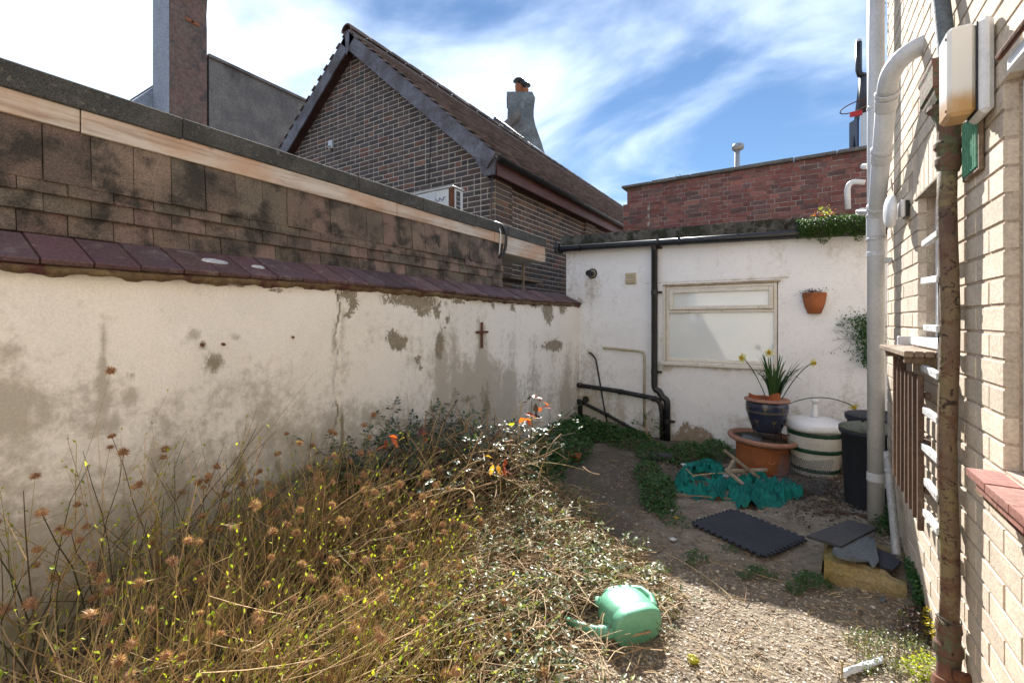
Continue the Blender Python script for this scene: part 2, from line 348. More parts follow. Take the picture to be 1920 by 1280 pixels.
K['leaf_rose'] = leafmat('leaf_rose', [(0.045,0.090,0.053),(0.060,0.112,0.068),(0.042,0.075,0.051),(0.090,0.120,0.053),(0.075,0.068,0.053)], .25, .38)
K['leaf_red'] = leafmat('leaf_red', [(0.525,0.125,0.037),(0.450,0.213,0.050),(0.375,0.075,0.037),(0.562,0.300,0.063),(0.312,0.088,0.050)], .45, .4)
K['leaf_yellow'] = leafmat('leaf_yellow', [(.50,.36,.03),(.44,.40,.05)], .45, .5)
K['leaf_burgundy'] = leafmat('leaf_burgundy', [(.06,.022,.025),(.08,.03,.03),(.05,.03,.025),(.05,.05,.03)], .25, .45)
K['seed'] = leafmat('seed', [(0.383,0.212,0.125),(0.450,0.265,0.166),(0.305,0.166,0.099),(0.503,0.324,0.212),(0.344,0.185,0.113)], .3, .85)
K['seed_core'] = mat('seed_core', (.13,.06,.035), (.08,.04,.025), s=60, rough=.9)
K['daff_leaf'] = leafmat('daff_leaf', [(.04,.095,.03),(.05,.11,.035),(.035,.08,.03)], .3, .4)
K['petal'] = leafmat('petal', [(.72,.68,.36),(.76,.74,.50)], .4, .6)
K['trumpet'] = leafmat('trumpet', [(.66,.46,.03)], .4, .6)
K['soil'] = mat('soil', (0.077,0.056,0.039), (0.119,0.091,0.063), c3=(0.182,0.140,0.098), s=14, s3=30, t3=(.55,.7), rough=1, bump=1, bs=60, bd=.02)
K['litter'] = mat('litter', (.62,.62,.62), (.50,.5,.52), s=14, rough=.7)

# ================================================================== the place: planes of the yard (x to the right along the back wall, y away along the side walls)
XL, XR, YB, G = -2.275, .477, 5.157, -.1
YE = 3.58                                                     # far corner of the pale brick house
def gz(x, y):
    z = G + .09*sm((x-.0)/.35)*sm((y-2.45)/.45) - .09*sm((x-.1)/.4)*sm((y-3.55)/.3)
    z += .07*sm((-.75-x)/.6)*sm((3.3-y)/.7)
    return z + .012*(math.sin(x*3.1+y*1.7)+math.sin(y*4.3-x*2.2))*.5
def ground_at(px, py):
    z = G
    for _ in range(6):
        p = atZ(px, py, z); z = gz(p.x, p.y)
    return Vector((p.x, p.y, z))
# ---- ground sheet and yard floor
g = MB(); g.add([Vector(p) for p in ((-900,-900,-.42),(900,-900,-.42),(900,900,-.42),(-900,900,-.42))], [(0,1,2,3)])
tag(g.build('ground', K['soil']), kind='structure')
xs = np.linspace(-2.4, 1.6, 161); ys = np.linspace(-1.5, 5.4, 277)
GX, GY = np.meshgrid(xs, ys)
nn = fbm(GX*3, GY*3, 3); fineN = fbm(GX*16, GY*16, 9)
GZ = np.vectorize(gz)(GX, GY) + (nn-.5)*.03 + (fineN-.5)*.022
m = NT('yard_concrete')
at = m.n('ShaderNodeAttribute', attribute_name='st'); sp = m.n('ShaderNodeSeparateColor'); m.l(at.outputs['Color'], sp.inputs[0])
col = m.mix(m.ramp(m.noise(5, 8, .65), .35, .68), (.36,.30,.23), (.24,.195,.145))
vo = m.n('ShaderNodeTexVoronoi'); vo.inputs['Scale'].default_value = 62; m.l(m.pos, vo.inputs['Vector'])
vc = m.n('ShaderNodeSeparateColor'); m.l(vo.outputs['Color'], vc.inputs[0])
agg = m.mix(m.ramp(vo.outputs['Distance'], .30, .42), m.pal(vc.outputs[0], [(.46,.41,.33),(.35,.28,.20),(.53,.49,.42),(.28,.23,.17),(.42,.33,.23),(.22,.18,.15)]), (.24,.19,.135))
col = m.mix(m.math('MULTIPLY', m.ramp(sp.outputs[0], .35, .6), .85), col, agg)
col = m.mix(m.ramp(m.math('ADD', sp.outputs[1], m.math('MULTIPLY', m.noise(14, 6), .5)), .65, .95), col, (.145,.12,.09))
col = m.mix(m.ramp(m.noise(9, 7, .7, off=8), .62, .74, 0, .6), col, (.085,.085,.035))
col = m.mix(m.ramp(m.noise(19, 8, .75, off=13), .50, .64, 0, .65), col, (.075,.062,.047)); col = m.mix(m.ramp(m.noise(2.6, 7, .7, off=17), .52, .70, 0, .45), col, (.31,.265,.205))
hb = m.math('ADD', m.math('MULTIPLY', vo.outputs['Distance'], -.6), m.noise(60, 5, .7))
K['yard'] = m.fin(col, .95, hb, 1., .02)
b = MB(); nx = len(xs); ny = len(ys)
b.v = [Vector((GX[j,i], GY[j,i], GZ[j,i])) for j in range(ny) for i in range(nx)]
b.f = [(j*nx+i, j*nx+i+1, (j+1)*nx+i+1, (j+1)*nx+i) for j in range(ny-1) for i in range(nx-1)]
yard = b.build('yard_floor', K['yard'], smooth=True); tag(yard, kind='structure')
def setst(o, r, gch, bch):
    a = o.data.color_attributes.new('st', 'FLOAT_COLOR', 'POINT'); n = len(o.data.vertices)
    c = np.ones((n, 4), dtype=np.float32); c[:,0] = r; c[:,1] = gch; c[:,2] = bch
    a.data.foreach_set('color', c.ravel())
aggm = np.clip((GX+.75)/.3, 0, 1)*np.clip((3.0-GY)/.5, 0, 1)
soilm = np.clip((-.6-GX)/.4, 0, 1)*.9 + np.clip((GY-3.1)/1.2, 0, 1)*.45 + .5*np.clip((GY-4.6)/.3, 0, 1)
setst(yard, aggm.ravel(), np.clip(soilm, 0, 1).ravel(), 0)

# ---- brickwork: each brick proud of its mortar bed
def unit_brick(k):
    c = .985; d = .955; v = [Vector(p) for p in ((-.5,-.5,-1),(.5,-.5,-1),(.5,.5,-1),(-.5,.5,-1),(-.5,-.5,-.09),(.5,-.5,-.09),(.5,.5,-.09),(-.5,.5,-.09),
        (-.5*c,-.5*d,0),(.5*c,-.5*d,0),(.5*c,.5*d,0),(-.5*c,.5*d,0))]
    b = MB(); b.add(v, [(8,9,10,11)] + [(i,(i+1)%4,4+(i+1)%4,4+i) for i in range(4)] + [(4+i,4+(i+1)%4,8+(i+1)%4,8+i) for i in range(4)])
    me = b.mesh('brick'); me.materials.append(K[k]); return me
UB = {}
def courses(O, U, V, Nn, u0, u1, v0, v1, keep, mk, course=.075, L=.225, bond='stretcher', th=.03, jit=.0015, joint=.010):
    out = []; nrow = int(round((v1-v0)/course)); O = Vector(O)
    for r in range(nrow):
        u = u0 - (L/2 if r % 2 else 0) + (L*.25 if bond == 'flemish' and r % 2 else 0); i = 0
        while u < u1:
            w = L
            if bond == 'flemish': w = L if (i % 2) == (r % 2) else L/2
            elif bond == 'mixed' and R.random() < .30: w = L/2
            a, e = max(u, u0), min(u+w, u1); u += w; i += 1
            if e-a < .04: continue
            uc = (a+e)/2; vc_ = v0+(r+.5)*course; c = O+U*uc+V*vc_
            if not keep(c, uc, vc_, (e-a)/2): continue
            out.append([c+Nn*((.003 if mk == 'buff_brick' else .0045)+R.uniform(-jit, jit*1.3)), U, V, Nn, e-a-joint, course-joint, th, mk])
    return out
def lay(parent, specs, limit=300):
    def area(s):
        q = [proj(s[0]+s[1]*s[4]*i+s[2]*s[5]*j) for i, j in ((-.5,-.5),(.5,-.5),(.5,.5),(-.5,.5))]
        if any(x is None for x in q) or not (-20 < q[0][0] < 1940 and -20 < q[0][1] < 1300): return 0
        return abs(sum(q[i][0]*q[(i+1)%4][1]-q[(i+1)%4][0]*q[i][1] for i in range(4)))/2
    specs = sorted(specs, key=area, reverse=True); rest = {}
    for n, (c, U, V, Nn, w, h, th, mk) in enumerate(specs):
        j = R.uniform(-.006, .006); U2 = (U+V*j).normalized(); V2 = (V-U*j).normalized()
        M = frame(c, U2*w, V2*h, Nn*th)
        if n < limit:
            if mk not in UB: UB[mk] = unit_brick(mk)
            piece('brick', UB[mk], parent, M)
        else:
            b = rest.setdefault(mk, MB())
            if mk not in UB: UB[mk] = unit_brick(mk)
            me = UB[mk]; b.add([M @ v.co for v in me.vertices], [tuple(p.vertices) for p in me.polygons])
    for mk, b in rest.items(): b.build('brickwork', K[mk], parent, kind='stuff')
EX, EY, EZ = Vector((1,0,0)), Vector((0,1,0)), Vector((0,0,1))
def feltline(px): return 112+.331*px

# ================================================================== left garden wall
XT = -2.5
TOP = 1.425
lw = thing('garden_wall', (XL-.1, 2.5, -.2), 'long stained white rendered wall with purple tile coping on the left', 'wall')
def stained(name, base, base2, olive, dirt, flake, sc_=1.):
    m = NT(name)
    at = m.n('ShaderNodeAttribute', attribute_name='st'); sp = m.n('ShaderNodeSeparateColor'); m.l(at.outputs['Color'], sp.inputs[0])
    n1 = m.noise(2.2, 8, .62); n2 = m.noise(22, 7, .68, off=5); n3 = m.noise(110, 4, .7); n4 = m.noise(6, 8, .7, stretch=(1,1,.25), off=2)
    col = m.mix(m.ramp(n1, .35, .68), base, base2)
    k = m.math('ADD', sp.outputs[1], m.math('MULTIPLY', m.math('SUBTRACT', n2, .5), 1.5))
    k = m.math('ADD', k, m.math('MULTIPLY', m.math('SUBTRACT', n4, .5), 1.3))
    col = m.mix(m.math('MULTIPLY', m.ramp(k, .08, .85), .88), col, dirt)
    k = m.math('ADD', sp.outputs[0], m.math('MULTIPLY', m.math('SUBTRACT', m.noise(26, 9, .78, stretch=(1,1,.6), off=6), .5), 2.2))
    col = m.mix(m.math('MULTIPLY', m.ramp(k, .34, .95), .85), col, olive)
    k = m.math('ADD', sp.outputs[2], m.math('MULTIPLY', m.math('MULTIPLY', m.math('SUBTRACT', m.noise(24, 9, .78, stretch=(1,1,.75), dist=1.2, off=1.3), .5), 3.0), m.ramp(sp.outputs[2], .02, .25)))
    fl = m.math('MULTIPLY', m.ramp(k, .47, .56), m.ramp(n2, .30, .45, .55, .95)); col = m.mix(fl, col, m.mix(m.ramp(n2, .35, .65), flake, tuple(x*.7 for x in flake)))
    spk = m.ramp(m.noise(75, 5, .75, off=9), .66, .74, 0, .5)
    col = m.mix(m.math('MULTIPLY', spk, m.ramp(sp.outputs[1], .0, .5)), col, tuple(x*.45 for x in dirt))
    col = m.mix(1., col, m.gray(m.ramp(n3, .25, .75, .90, 1.07)), 'MULTIPLY')
    h = m.math('ADD', m.math('MULTIPLY', n3, .35), m.math('ADD', m.math('MULTIPLY', n2, .5), m.math('MULTIPLY', fl, -1.2)))
    return m.fin(col, .93, h, .45, .006, .3)
K['garden_render'] = stained('garden_render', (.86,.825,.76), (.80,.77,.71), (.20,.175,.10), (.42,.385,.32), (.31,.265,.19))
K['white_render'] = stained('white_render', (.80,.815,.84), (.75,.765,.79), (.26,.22,.14), (.45,.41,.35), (.34,.26,.18))
def blob(A, B, a, b, ra, rb, p=2.):
    return np.exp(-(((A-a)/ra)**2+((B-b)/rb)**2)**(p/2))
ysn = np.concatenate([np.linspace(-1.6, .25, 8)[:-1], np.linspace(.25, YB, 420)]); zs = np.linspace(-.32, TOP+.01, 142)
WY, WZ = np.meshgrid(ysn, zs)
ol = np.zeros_like(WY); di = np.zeros_like(WY); fk = np.zeros_like(WY)
big = fbm(WY*1.3, WZ*1.3, 21); med = fbm(WY*5, WZ*5, 31); ver = fbm(WY*7, WZ*.8, 41)
h = WZ-G
di += .95*np.clip((1.08-h)/.62, 0, 1)*(.30+1.0*big) + .42*(med-.5) + .35*(ver-.5)*np.clip((1.3-h)/.5, 0, 1)
di += .25*np.clip((1.12-h)/.2, 0, 1)*np.clip((h-.8)/.3, 0, 1)*np.clip((2.2-WY)/1., 0, 1)*(med)
di += .62*np.clip((WY-2.35)/.8, 0, 1)*np.clip((4.15-WY)/.25, 0, 1)*np.clip(-.45+1.7*ver, 0, 1.2)*np.clip((1.45-h)/.5, .25, 1)
di += .42*np.clip((fbm(WY*2.4, WZ*3.2, 141)-.47)*5, 0, 1)*np.clip((1.25-h)/.2, 0, 1)*np.clip((h-.3)/.3, .3, 1)
ol += .30*np.clip((fbm(WY*3.1, WZ*2.2, 151)-.55)*5, 0, 1)*np.clip((1.15-h)/.2, 0, 1)
di -= .22*np.clip((WY-4.05)/.12, 0, 1)
ol += 1.0*np.clip((.58-h)/.42, 0, 1)*(.25+1.2*big)*np.clip((3.6-WY)/1., 0, 1)
ol += .38*np.clip((h-1.40)/.12, 0, 1)*np.clip((WY-2.0)/.4, 0, 1)*med
def spot(px, py, rx, ry, ch, amt, p=2.):
    c = atX(px, py, XL); e = atX(px+rx, py, XL); k = atX(px, py+ry, XL)
    ch += amt*blob(WY, WZ, c.y, c.z, max(.008, abs(e.y-c.y)), max(.008, abs(k.z-c.z)), p)
for a in ((245,700,17,26,ol,.75),(248,742,15,18,di,.8),(402,682,20,19,ol,1.0),(385,665,34,32,ol,.32),(452,872,20,34,ol,.75),(520,862,9,24,ol,.7),(578,905,36,40,ol,.9),
          (548,830,6,18,ol,.8),(500,940,90,40,ol,.6),(600,960,60,60,ol,.7),(650,900,10,60,ol,.6),(195,640,7,50,di,.6),(192,720,9,60,di,.55),(30,660,40,25,di,.4),(20,760,60,60,di,.35),
          (365,628,14,12,di,.7),(380,645,8,7,ol,.9),(418,645,5,4,ol,.9),(440,632,12,8,di,.7),(548,632,5,4,ol,.8),(905,700,9,90,di,1.0),(912,760,12,70,ol,.75),(880,740,22,60,di,.8),
          (852,660,8,70,di,.65),(830,700,12,90,di,.5),(885,770,14,26,ol,.7),(905,800,26,60,di,.6),(1058,745,9,32,di,1.0),(1050,760,9,24,ol,.5),(1015,640,30,16,di,.35),(860,752,36,6,ol,.5),
          (640,590,5,50,di,.6),(632,570,5,40,ol,.5),(625,640,4,30,di,.6),(641,800,4,60,ol,.8),(641,880,6,70,ol,.8),(645,930,14,40,ol,.7),(760,620,70,40,di,.25),(1085,700,8,120,ol,.25)):
    spot(*a)
for a in ((115,494,24,4.5),(340,516,40,4),(415,530,34,6),(455,533,10,4),(648,552,16,10),(660,572,9,12),(755,560,34,14),(800,566,26,9),(795,586,14,9),(820,588,5,9),(735,632,13,14),(748,648,9,12),(760,640,6,9),
          (826,640,7,24),(822,655,5,14),(650,592,7,6),(1024,580,9,14),(1028,592,6,18),(1055,578,7,12),(1030,648,16,8),(1044,650,9,10),(925,572,4,7),(960,578,5,9),(860,566,10,5),(785,674,6,8),(790,690,3,5),(840,600,4,10),
          (575,905,20,26),(540,912,14,10),(452,885,12,14),(430,905,10,6),(1000,572,6,5),(520,545,20,4)):
    spot(a[0], a[1], a[2]*1.25, a[3]*1.25, fk, .80, 2.)
ol += .9*np.clip((WZ-TOP+.012)/.01, 0, 1)*(med > .5)
fk += .75*np.clip((WZ-TOP+.035)/.03, 0, 1)*np.clip((fbm(WY*6, WZ*3, 77)-.42)*6, 0, 1)
crk = np.abs(WY - atX(632, 600, XL).y - .012*np.sin(WZ*21) - .02*(WZ-1.2)) < .006
ol += .9*crk*((WZ > 1.0) | (WZ < .75))
disp = (fbm(WY*1.6, WZ*1.6, 51)-.5)*.03 + (med-.5)*.006 - .003*(fk + (fbm(WY*18, WZ*18, 3)-.5)*.9 > .55) - .006*crk
b = MB(); ny = len(ysn); nz = len(zs)
b.v = [Vector((XL+disp[k,i], WY[k,i], WZ[k,i])) for k in range(nz) for i in range(ny)]
b.f = [(k*ny+i, k*ny+i+1, (k+1)*ny+i+1, (k+1)*ny+i) for k in range(nz-1) for i in range(ny-1)]
o = b.build('render_face', K['garden_render'], lw, smooth=True); setst(o, ol.ravel(), di.ravel(), fk.ravel())
MB().box(XT+.02, XL-.03, -1.6, YB-.01, -.4, TOP-.01).build('wall_core', K['mortar_pale'], lw)
# coping tiles on a mortar bed
NX, NZ, BX, BZ = XL+.045, TOP+.005, XT+.012, 1.552
y = -1.5; tl = math.hypot(NX-BX, BZ-NZ); dv = Vector((NX-BX, 0, NZ-BZ)).normalized(); nv = Vector((-dv.z, 0, dv.x))
tb = MB().cbox(0, tl, 0, 1, -.022, 0, .004); tme = tb.mesh('coping_tile'); tme.materials.append(K['cope_tile'])
while y < YB-.02:
    w = min(R.uniform(.136, .149), YB-.012-y); sag = -.012*math.sin((y+.4)*1.9)*sm((YB-y)/.5)
    M = frame(Vector((BX+R.uniform(-.004,.006), y+.003, BZ+sag*.6+R.uniform(-.003,.003))), (dv+Vector((0,0,R.uniform(-.012,.012)))).normalized(), Vector((0, w-.006, R.uniform(-.003,.003))), nv)
    piece('coping_tile', tme, lw, M); y += w
b = MB(); n = 240
for i in range(n+1):
    yy = -1.5+(YB+1.49)*i/n; q = .010*math.sin(yy*23)+.008*math.sin(yy*57+1); s2 = -.012*math.sin((yy+.4)*1.9)*sm((YB-yy)/.5)
    b.v += [Vector((BX-.02, yy, BZ-.03+s2)), Vector((NX-.012+q*.3, yy, NZ-.024+s2)), Vector((NX-.022+q*.5, yy, NZ-.046+s2+q*.3)), Vector((XL-.02, yy, TOP-.055+q)), Vector((BX-.02, yy, TOP-.06))]
    if i:
        for k in range(4): b.f.append(((i-1)*5+k, (i-1)*5+k+1, i*5+k+1, i*5+k))
b.build('mortar_bed', K['cope_mortar'], lw, smooth=True)
for px, py, r_ in ((400,490,.030),(412,492,.022),(484,501,.020)):
    r0 = ray(px, py); n0 = Vector((-dv.z, 0, dv.x)); n0 = n0 if n0.z > 0 else -n0; t0 = (Vector((NX, 0, NZ))-O0).dot(n0)/r0.dot(n0); q = O0+r0*t0+n0*.004
    MB().lathe([(r_,-.004),(r_*.9,.001),(0,.0015)], 14, frame(q, dv, EY*1.7, n0), .12).build('paint_splash', K['litter'], lw)
# rusty iron cross tie on the wall
t = atX(903, 627, XL+.006)
MB().cbox(t.x-.004, t.x+.010, t.y-.010, t.y+.012, t.z-.115, t.z+.105, .003).cbox(t.x-.003, t.x+.008, t.y-.085, t.y+.095, t.z+.012, t.z+.030, .003).build('iron_tie', K['rust'], lw)
for px, py in ((378,645),(418,644),(548,631)):
    p = atX(px, py, XL); MB().tube([p+Vector((-.02,0,0)), p+Vector((.012,0,-.004))], .007, 6).build('rusty_plug', K['rust'], lw)

# ================================================================== flat roofed building with hung tiles behind that wall
fb = thing('flat_roof_building', (-3.2, 1, -.2), 'flat roofed building clad in brown hung tiles behind the garden wall', 'building')
YT, YR = 3.76, 4.66
zf = [2.172, 2.073, 1.977, 1.778, 1.70, 1.628, 1.54]
MB().box(-6.2, XT-.035, -3, YT-.012, -.4, 2.06).build('wall', K['mortar_pale'], fb)
MB().box(-6.2, XT-.03, -3, YT, 2.061, 2.15).box(-3.42, XT-.03, YT, YR-.01, 2.061, 2.15).build('roof_deck', K['felt'], fb)
def hung(w, h, tilt, th=.012):
    b = MB().cbox(0, w, -th, 0, -h, 0, .0025); return b
W0 = .1425
tm = {}
for r in range(4):
    zt, zb = zf[2+r], zf[3+r]; hh = zt-zb+.03; y = -1.2+(.5 if r % 2 else 0)*W0
    while y < YT:
        w = min(W0, YT-y)
        if w > .02:
            key = r
            if key not in tm:
                me = MB().cbox(0, 1, -.012, 0, -hh, 0, .0022).mesh('hung_tile'); me.materials.append(K['hung_tile']); tm[key] = me
            a = .16 if r else .07
            M = Matrix.Translation((XT-.004+R.uniform(-.003,.005), y+.0015, zt+(.028 if r else 0))) @ Matrix.Rotation(math.pi/2, 4, 'Z') @ Matrix.Rotation(-a+R.uniform(-.035,.035), 4, 'X') @ Matrix.Rotation(R.uniform(-.018,.018), 4, 'Y') @ Matrix.Diagonal((w-.003, 1, 1, 1))
            piece('hung_tile', tm[key], fb, M)
        y += W0
# timber fascia boards, weathered
m = NT('weathered_board')
n1 = m.noise(30, 8, .7, stretch=(1,.06,1)); n2 = m.noise(4, 6, .6, stretch=(1,.5,1), off=4); n3 = m.noise(9, 7, .7, stretch=(1,.3,1), off=1)
col = m.mix(m.ramp(n2, .38, .62), (.52,.35,.24), (.60,.55,.48)); col = m.mix(m.ramp(n1, .46, .72, 0, .8), col, (.25,.155,.10))
col = m.mix(m.ramp(n3, .58, .72, 0, .8), col, (.065,.055,.045)); K['fascia'] = m.fin(col, .9, n1, .5, .006)
yy = [-2.5, .62, 2.35, 3.62, YR]
for i in range(4):
    M = Matrix.Rotation(R.uniform(-.002,.002), 4, 'X')
    MB().cbox(XT-.02, XT+.018+.003*(i%2), yy[i]+.002, yy[i+1]-.002, zf[2]-.002*(i%2), zf[1]+.01, .003).build('fascia_board', K['fascia'], fb)
yy = [-2.5, .98, 2.0, 2.62, 3.3, 3.85, 4.3, YR+.012]
for i in range(7):
    o = MB().cbox(XT-.10, XT+.030+R.uniform(-.003,.004), yy[i]+.001, yy[i+1]-.001, zf[1]-.003+R.uniform(-.004,.004), zf[0]+R.uniform(-.003,.003), .006).build('felt_strip', K['felt'], fb)
MB().cbox(XT+.004, XT+.024, YT+.02, YR-.004, zf[2]-.085, zf[2]-.004, .003).build('fascia_board', K['fascia'], fb)
MB().prism([(XT+.004, YT-.004, zf[2]-.085), (XT+.004, YR-.02, zf[2]-.09), (-3.40, YR-.02, zf[2]-.05), (-3.40, YT-.004, zf[2]-.04)], (0,0,.02)).build('soffit_board', K['white_paint'], fb)
for px, w in ((935, .02), (981, .024)):
    p = atX(px, 540, XT-.05 if px < 950 else -2.75); MB().cbox(p.x-w/2, p.x+w/2, p.y-w/2, p.y+w/2, 1.2, zf[2]-.06, .003).build('corner_post', K['wood_grey'], fb)
p = atX(990, 520, -3.0); MB().cbox(-3.2, -2.9, p.y-.6, p.y+.25, 1.72, 1.745, .003).build('batten', K['wood_grey'], fb)
# cable loop hanging over its roof edge
cb = thing('hanging_cable', (XT+.03, YT+.06, 2.0), 'black and white cables looped over the felt roof edge', 'cable')
p = atX(942, 450, XT+.05)
def loop(dx, dy, z0, z1, k):
    return bend((XT-.15, p.y-.10, 2.185), (XT+.06+dx, p.y+dy-.02, 2.22), (XT+.045+dx, p.y+dy, 2.07), 5)[:-1] + bend((XT+.045+dx, p.y+dy, 2.07), (XT+.04+dx, p.y+dy+.02*k, z0), (XT+.02, p.y-.02, z1), 7)
MB().tube(loop(.012, .05, 1.86, 1.83, 1), .010, 7).build('black_cable', K['black_plastic'], cb, smooth=True)
MB().tube(loop(.006, .075, 1.86, 1.84, 1), .010, 7).build('black_cable', K['black_plastic'], cb, smooth=True)
MB().tube(bend((XT-.1, p.y-.08, 2.18), (XT+.05, p.y-.01, 2.2), (XT+.04, p.y-.015, 2.02), 5)[:-1]+bend((XT+.04, p.y-.015, 2.02), (XT+.042, p.y-.03, 1.95), (XT+.035, p.y-.035, 1.86), 4), .006, 6).build('white_cable', K['white_plastic'], cb, smooth=True)

# ================================================================== air conditioning unit on the flat roof
q0 = atX(862, 400, -2.95); ac = thing('air_conditioner', (-3.2, 3.66, 2.15), 'rusty white air conditioning unit standing on the flat roof', 'air conditioner')
K['ac_white'] = mat('ac_white', (.55,.55,.53), (.62,.62,.60), c3=(.33,.12,.03), s=5, s3=9, t3=(.62,.7), st3=(1,1,.25), rough=.5, bump=.1, fine=.12)
ax0, ax1, ay0, ay1 = -3.556, -2.97, 3.57, 3.75
MB().cbox(ax0, ax1, ay0, ay1, 2.17, 2.575, .012).build('casing', K['ac_white'], ac)
MB().cbox(ax0-.01, ax1+.01, ay0-.01, ay1+.01, 2.576, 2.592, .005).build('lid', K['ac_white'], ac)
MB().cbox(ax1+.001, ax1+.006, ay0+.06, ay1-.06, 2.2, 2.55, .002).build('side_grille', K['felt'], ac)
for i in range(7): MB().cbox(ax1+.007, ax1+.012, ay0+.06, ay1-.06, 2.21+i*.046, 2.216+i*.046, .001).build('grille_bar', K['ac_white'], ac)
MB().cbox(ax0+.03, ax0+.36, ay0-.006, ay0-.001, 2.2, 2.55, .002).build('fan_grille', K['grey_plastic'], ac)
MB().cbox(ax1-.05, ax1+.004, ay0-.004, ay0+.03, 2.17, 2.57, .003).build('rusty_corner', K['rust'], ac)
sw = MB(); pz = [Vector((ax1-.24+.018*i, ay0-.003, 2.46+.022*math.sin(i*1.9)+.002*i)) for i in range(9)]
sw.tube(pz, .004, 5).build('blue_script_mark', mat('mark_blue', (.07,.12,.28), rough=.5, bump=0), ac)
MB().box(ax0+.1, ax0+.16, ay0+.02, ay1-.02, 2.151, 2.17).box(ax1-.16, ax1-.1, ay0+.02, ay1-.02, 2.151, 2.17).build('foot_rail', K['rust'], ac)

# ================================================================== brick house with the gable
HX, HY = -3.45, 4.96
AP = atY(668, 84, HY); AX, AZ_ = AP.x, AP.z
LE = atY(545, 290, HY); slL = (AZ_-LE.z)/(AX-LE.x); RE = atY(918, 292, HY); slR = (AZ_-RE.z)/(RE.x-AX)
LX = AX-2.95; YEND = 20.
hs = thing('brick_house', (AX, HY+3, -.3), 'dark brick house with steep gable and brown tiled roof', 'house')
MB().prism([(LX, HY, -.3), (HX, HY, -.3), (HX, HY, AZ_-slR*(HX-AX)), (AX, HY, AZ_), (LX, HY, AZ_-slL*(AX-LX))], (0, YEND-HY, 0)).build('wall', K['mortar_pale'], hs)
def keepg(c, u, v, hw):
    if c.z > AZ_-slR*(c.x+hw-AX)+.02 or c.z > AZ_-slL*(AX-c.x+hw)+.02: return False
    q = proj(c); return q and q[1] < feltline(q[0])+18 and q[0] > 440
sp1 = courses((0, HY, 0), EX, EZ, -EY, LX, HX, 1.05, 6.6, keepg, 'dark_brick', bond='mixed', joint=.0135)
def keeps(c, u, v, hw):
    q = proj(c); return q and c.z < 3.46 and 900 < q[0] < 1215 and q[1] < 600
sp2 = courses((HX, 0, 0), EY, EZ, EX, HY-.02, 10.6, .75, 3.5, keeps, 'side_brick', joint=.0125)
for s in sp2:
    q = proj(s[0])
    if s[0].z < 2.35 and s[0].y < 7: s[7] = 'dark_brick'
lay(hs, sp1+sp2, 300)
# projecting piers on the side wall
for (ya, yb) in ((HY-.004, HY+.42), (8.05, 8.5)):
    sp = courses((HX+.06, 0, 0), EY, EZ, EX, ya, yb, .75, 3.40, lambda c,u,v,h: True, 'side_brick')
    MB().box(HX+.0, HX+.058, ya, yb, .75, 3.40).build('pier', K['mortar_pale'], hs)
    sp += courses((0, ya, 0), EX, EZ, -EY, HX, HX+.062, .75, 3.40, lambda c,u,v,h: True, 'side_brick', L=.12)
    lay(hs, sp, 0)
# roof slopes with tiles
OV = .17; ovE = .24
def slope_pt(side, s, y, up=0):
    if side > 0:
        n = Vector((slR, 0, 1)).normalized(); d = Vector((1, 0, -slR)).normalized()
    else:
        n = Vector((-slL, 0, 1)).normalized(); d = Vector((-1, 0, -slL)).normalized()
    return Vector((AX, y, AZ_+.16)) + d*s + n*up
lenR = (HX+ovE-AX)*math.hypot(1, slR); lenL = 3.4*math.hypot(1, slL)
b = MB()
for side, ln in ((1, lenR), (-1, lenL)):
    b.prism([slope_pt(side, 0, HY-OV+.01, -.10), slope_pt(side, ln, HY-OV+.01, -.10), slope_pt(side, ln, HY-OV+.01, -.03), slope_pt(side, 0, HY-OV+.01, -.03)], (0, YEND-HY+OV, 0))
b.prism([(AX-.16, HY-OV+.012, AZ_+.0), (AX+.16, HY-OV+.012, AZ_+.0), (AX+.08, HY-OV+.012, AZ_+.15), (AX-.08, HY-OV+.012, AZ_+.15)], (0, YEND-HY+OV, 0))
roof = b.build('roof', K['roof_tile'], hs)
b = MB(); gauge = .105; tw = .168
for side, ln in ((1, lenR), (-1, lenL)):
    n = Vector(((slR if side > 0 else -slL), 0, 1)).normalized(); d = Vector((side, 0, -(slR if side > 0 else slL))).normalized()
    rows = int(ln/gauge)
    for r in range(rows):
        s0 = ln+.04-(r+1)*gauge*ln/(rows*gauge); y = HY-OV-.02+(tw/2 if r % 2 else 0)
        lim = YEND if side > 0 else HY+.6
        while y < lim:
            j = R.uniform(-.004, .006); k = R.uniform(0, .006)
            p0 = slope_pt(side, s0, y, -.016 if side > 0 else -.008); p1 = slope_pt(side, s0+gauge+(.028 if side > 0 else .012)+j, y, (.006+k) if side > 0 else k*.4); e = Vector((0, tw-.004, 0))
            t = n*.014
            b.add([p0, p1, p1+e, p0+e, p1-t, p1+e-t, p0-t], [(0,1,2,3), (1,4,5,2), (0,6,4,1)])
            y += tw
b.build('roof_tiles', K['roof_tile'], roof, kind='stuff')
b = MB(); y = HY-OV-.03
rt = MB()
for k in range(7):
    pass
rv = []; n = 9
prof = [(.125*math.cos(math.pi*k/(n-1)), .115*math.sin(math.pi*k/(n-1))-.07) for k in range(n)]
me = MB()
me.v = [Vector((x, yy_, z)) for yy_ in (0, .44) for x, z in prof] + [Vector((x*.85, 0, z-.018)) for x, z in prof]
me.f = [(k, k+1, n+k+1, n+k) for k in range(n-1)] + [(2*n+k, 2*n+k+1, k+1, k) for k in range(n-1)]
rme = me.mesh('ridge_tile', smooth=True); rme.materials.append(K['roof_tile'])
k = 0
while y < YEND:
    piece('ridge_tile', rme, roof, Matrix.Translation((AX, y, AZ_+.20+R.uniform(-.004,.004)))); y += .45
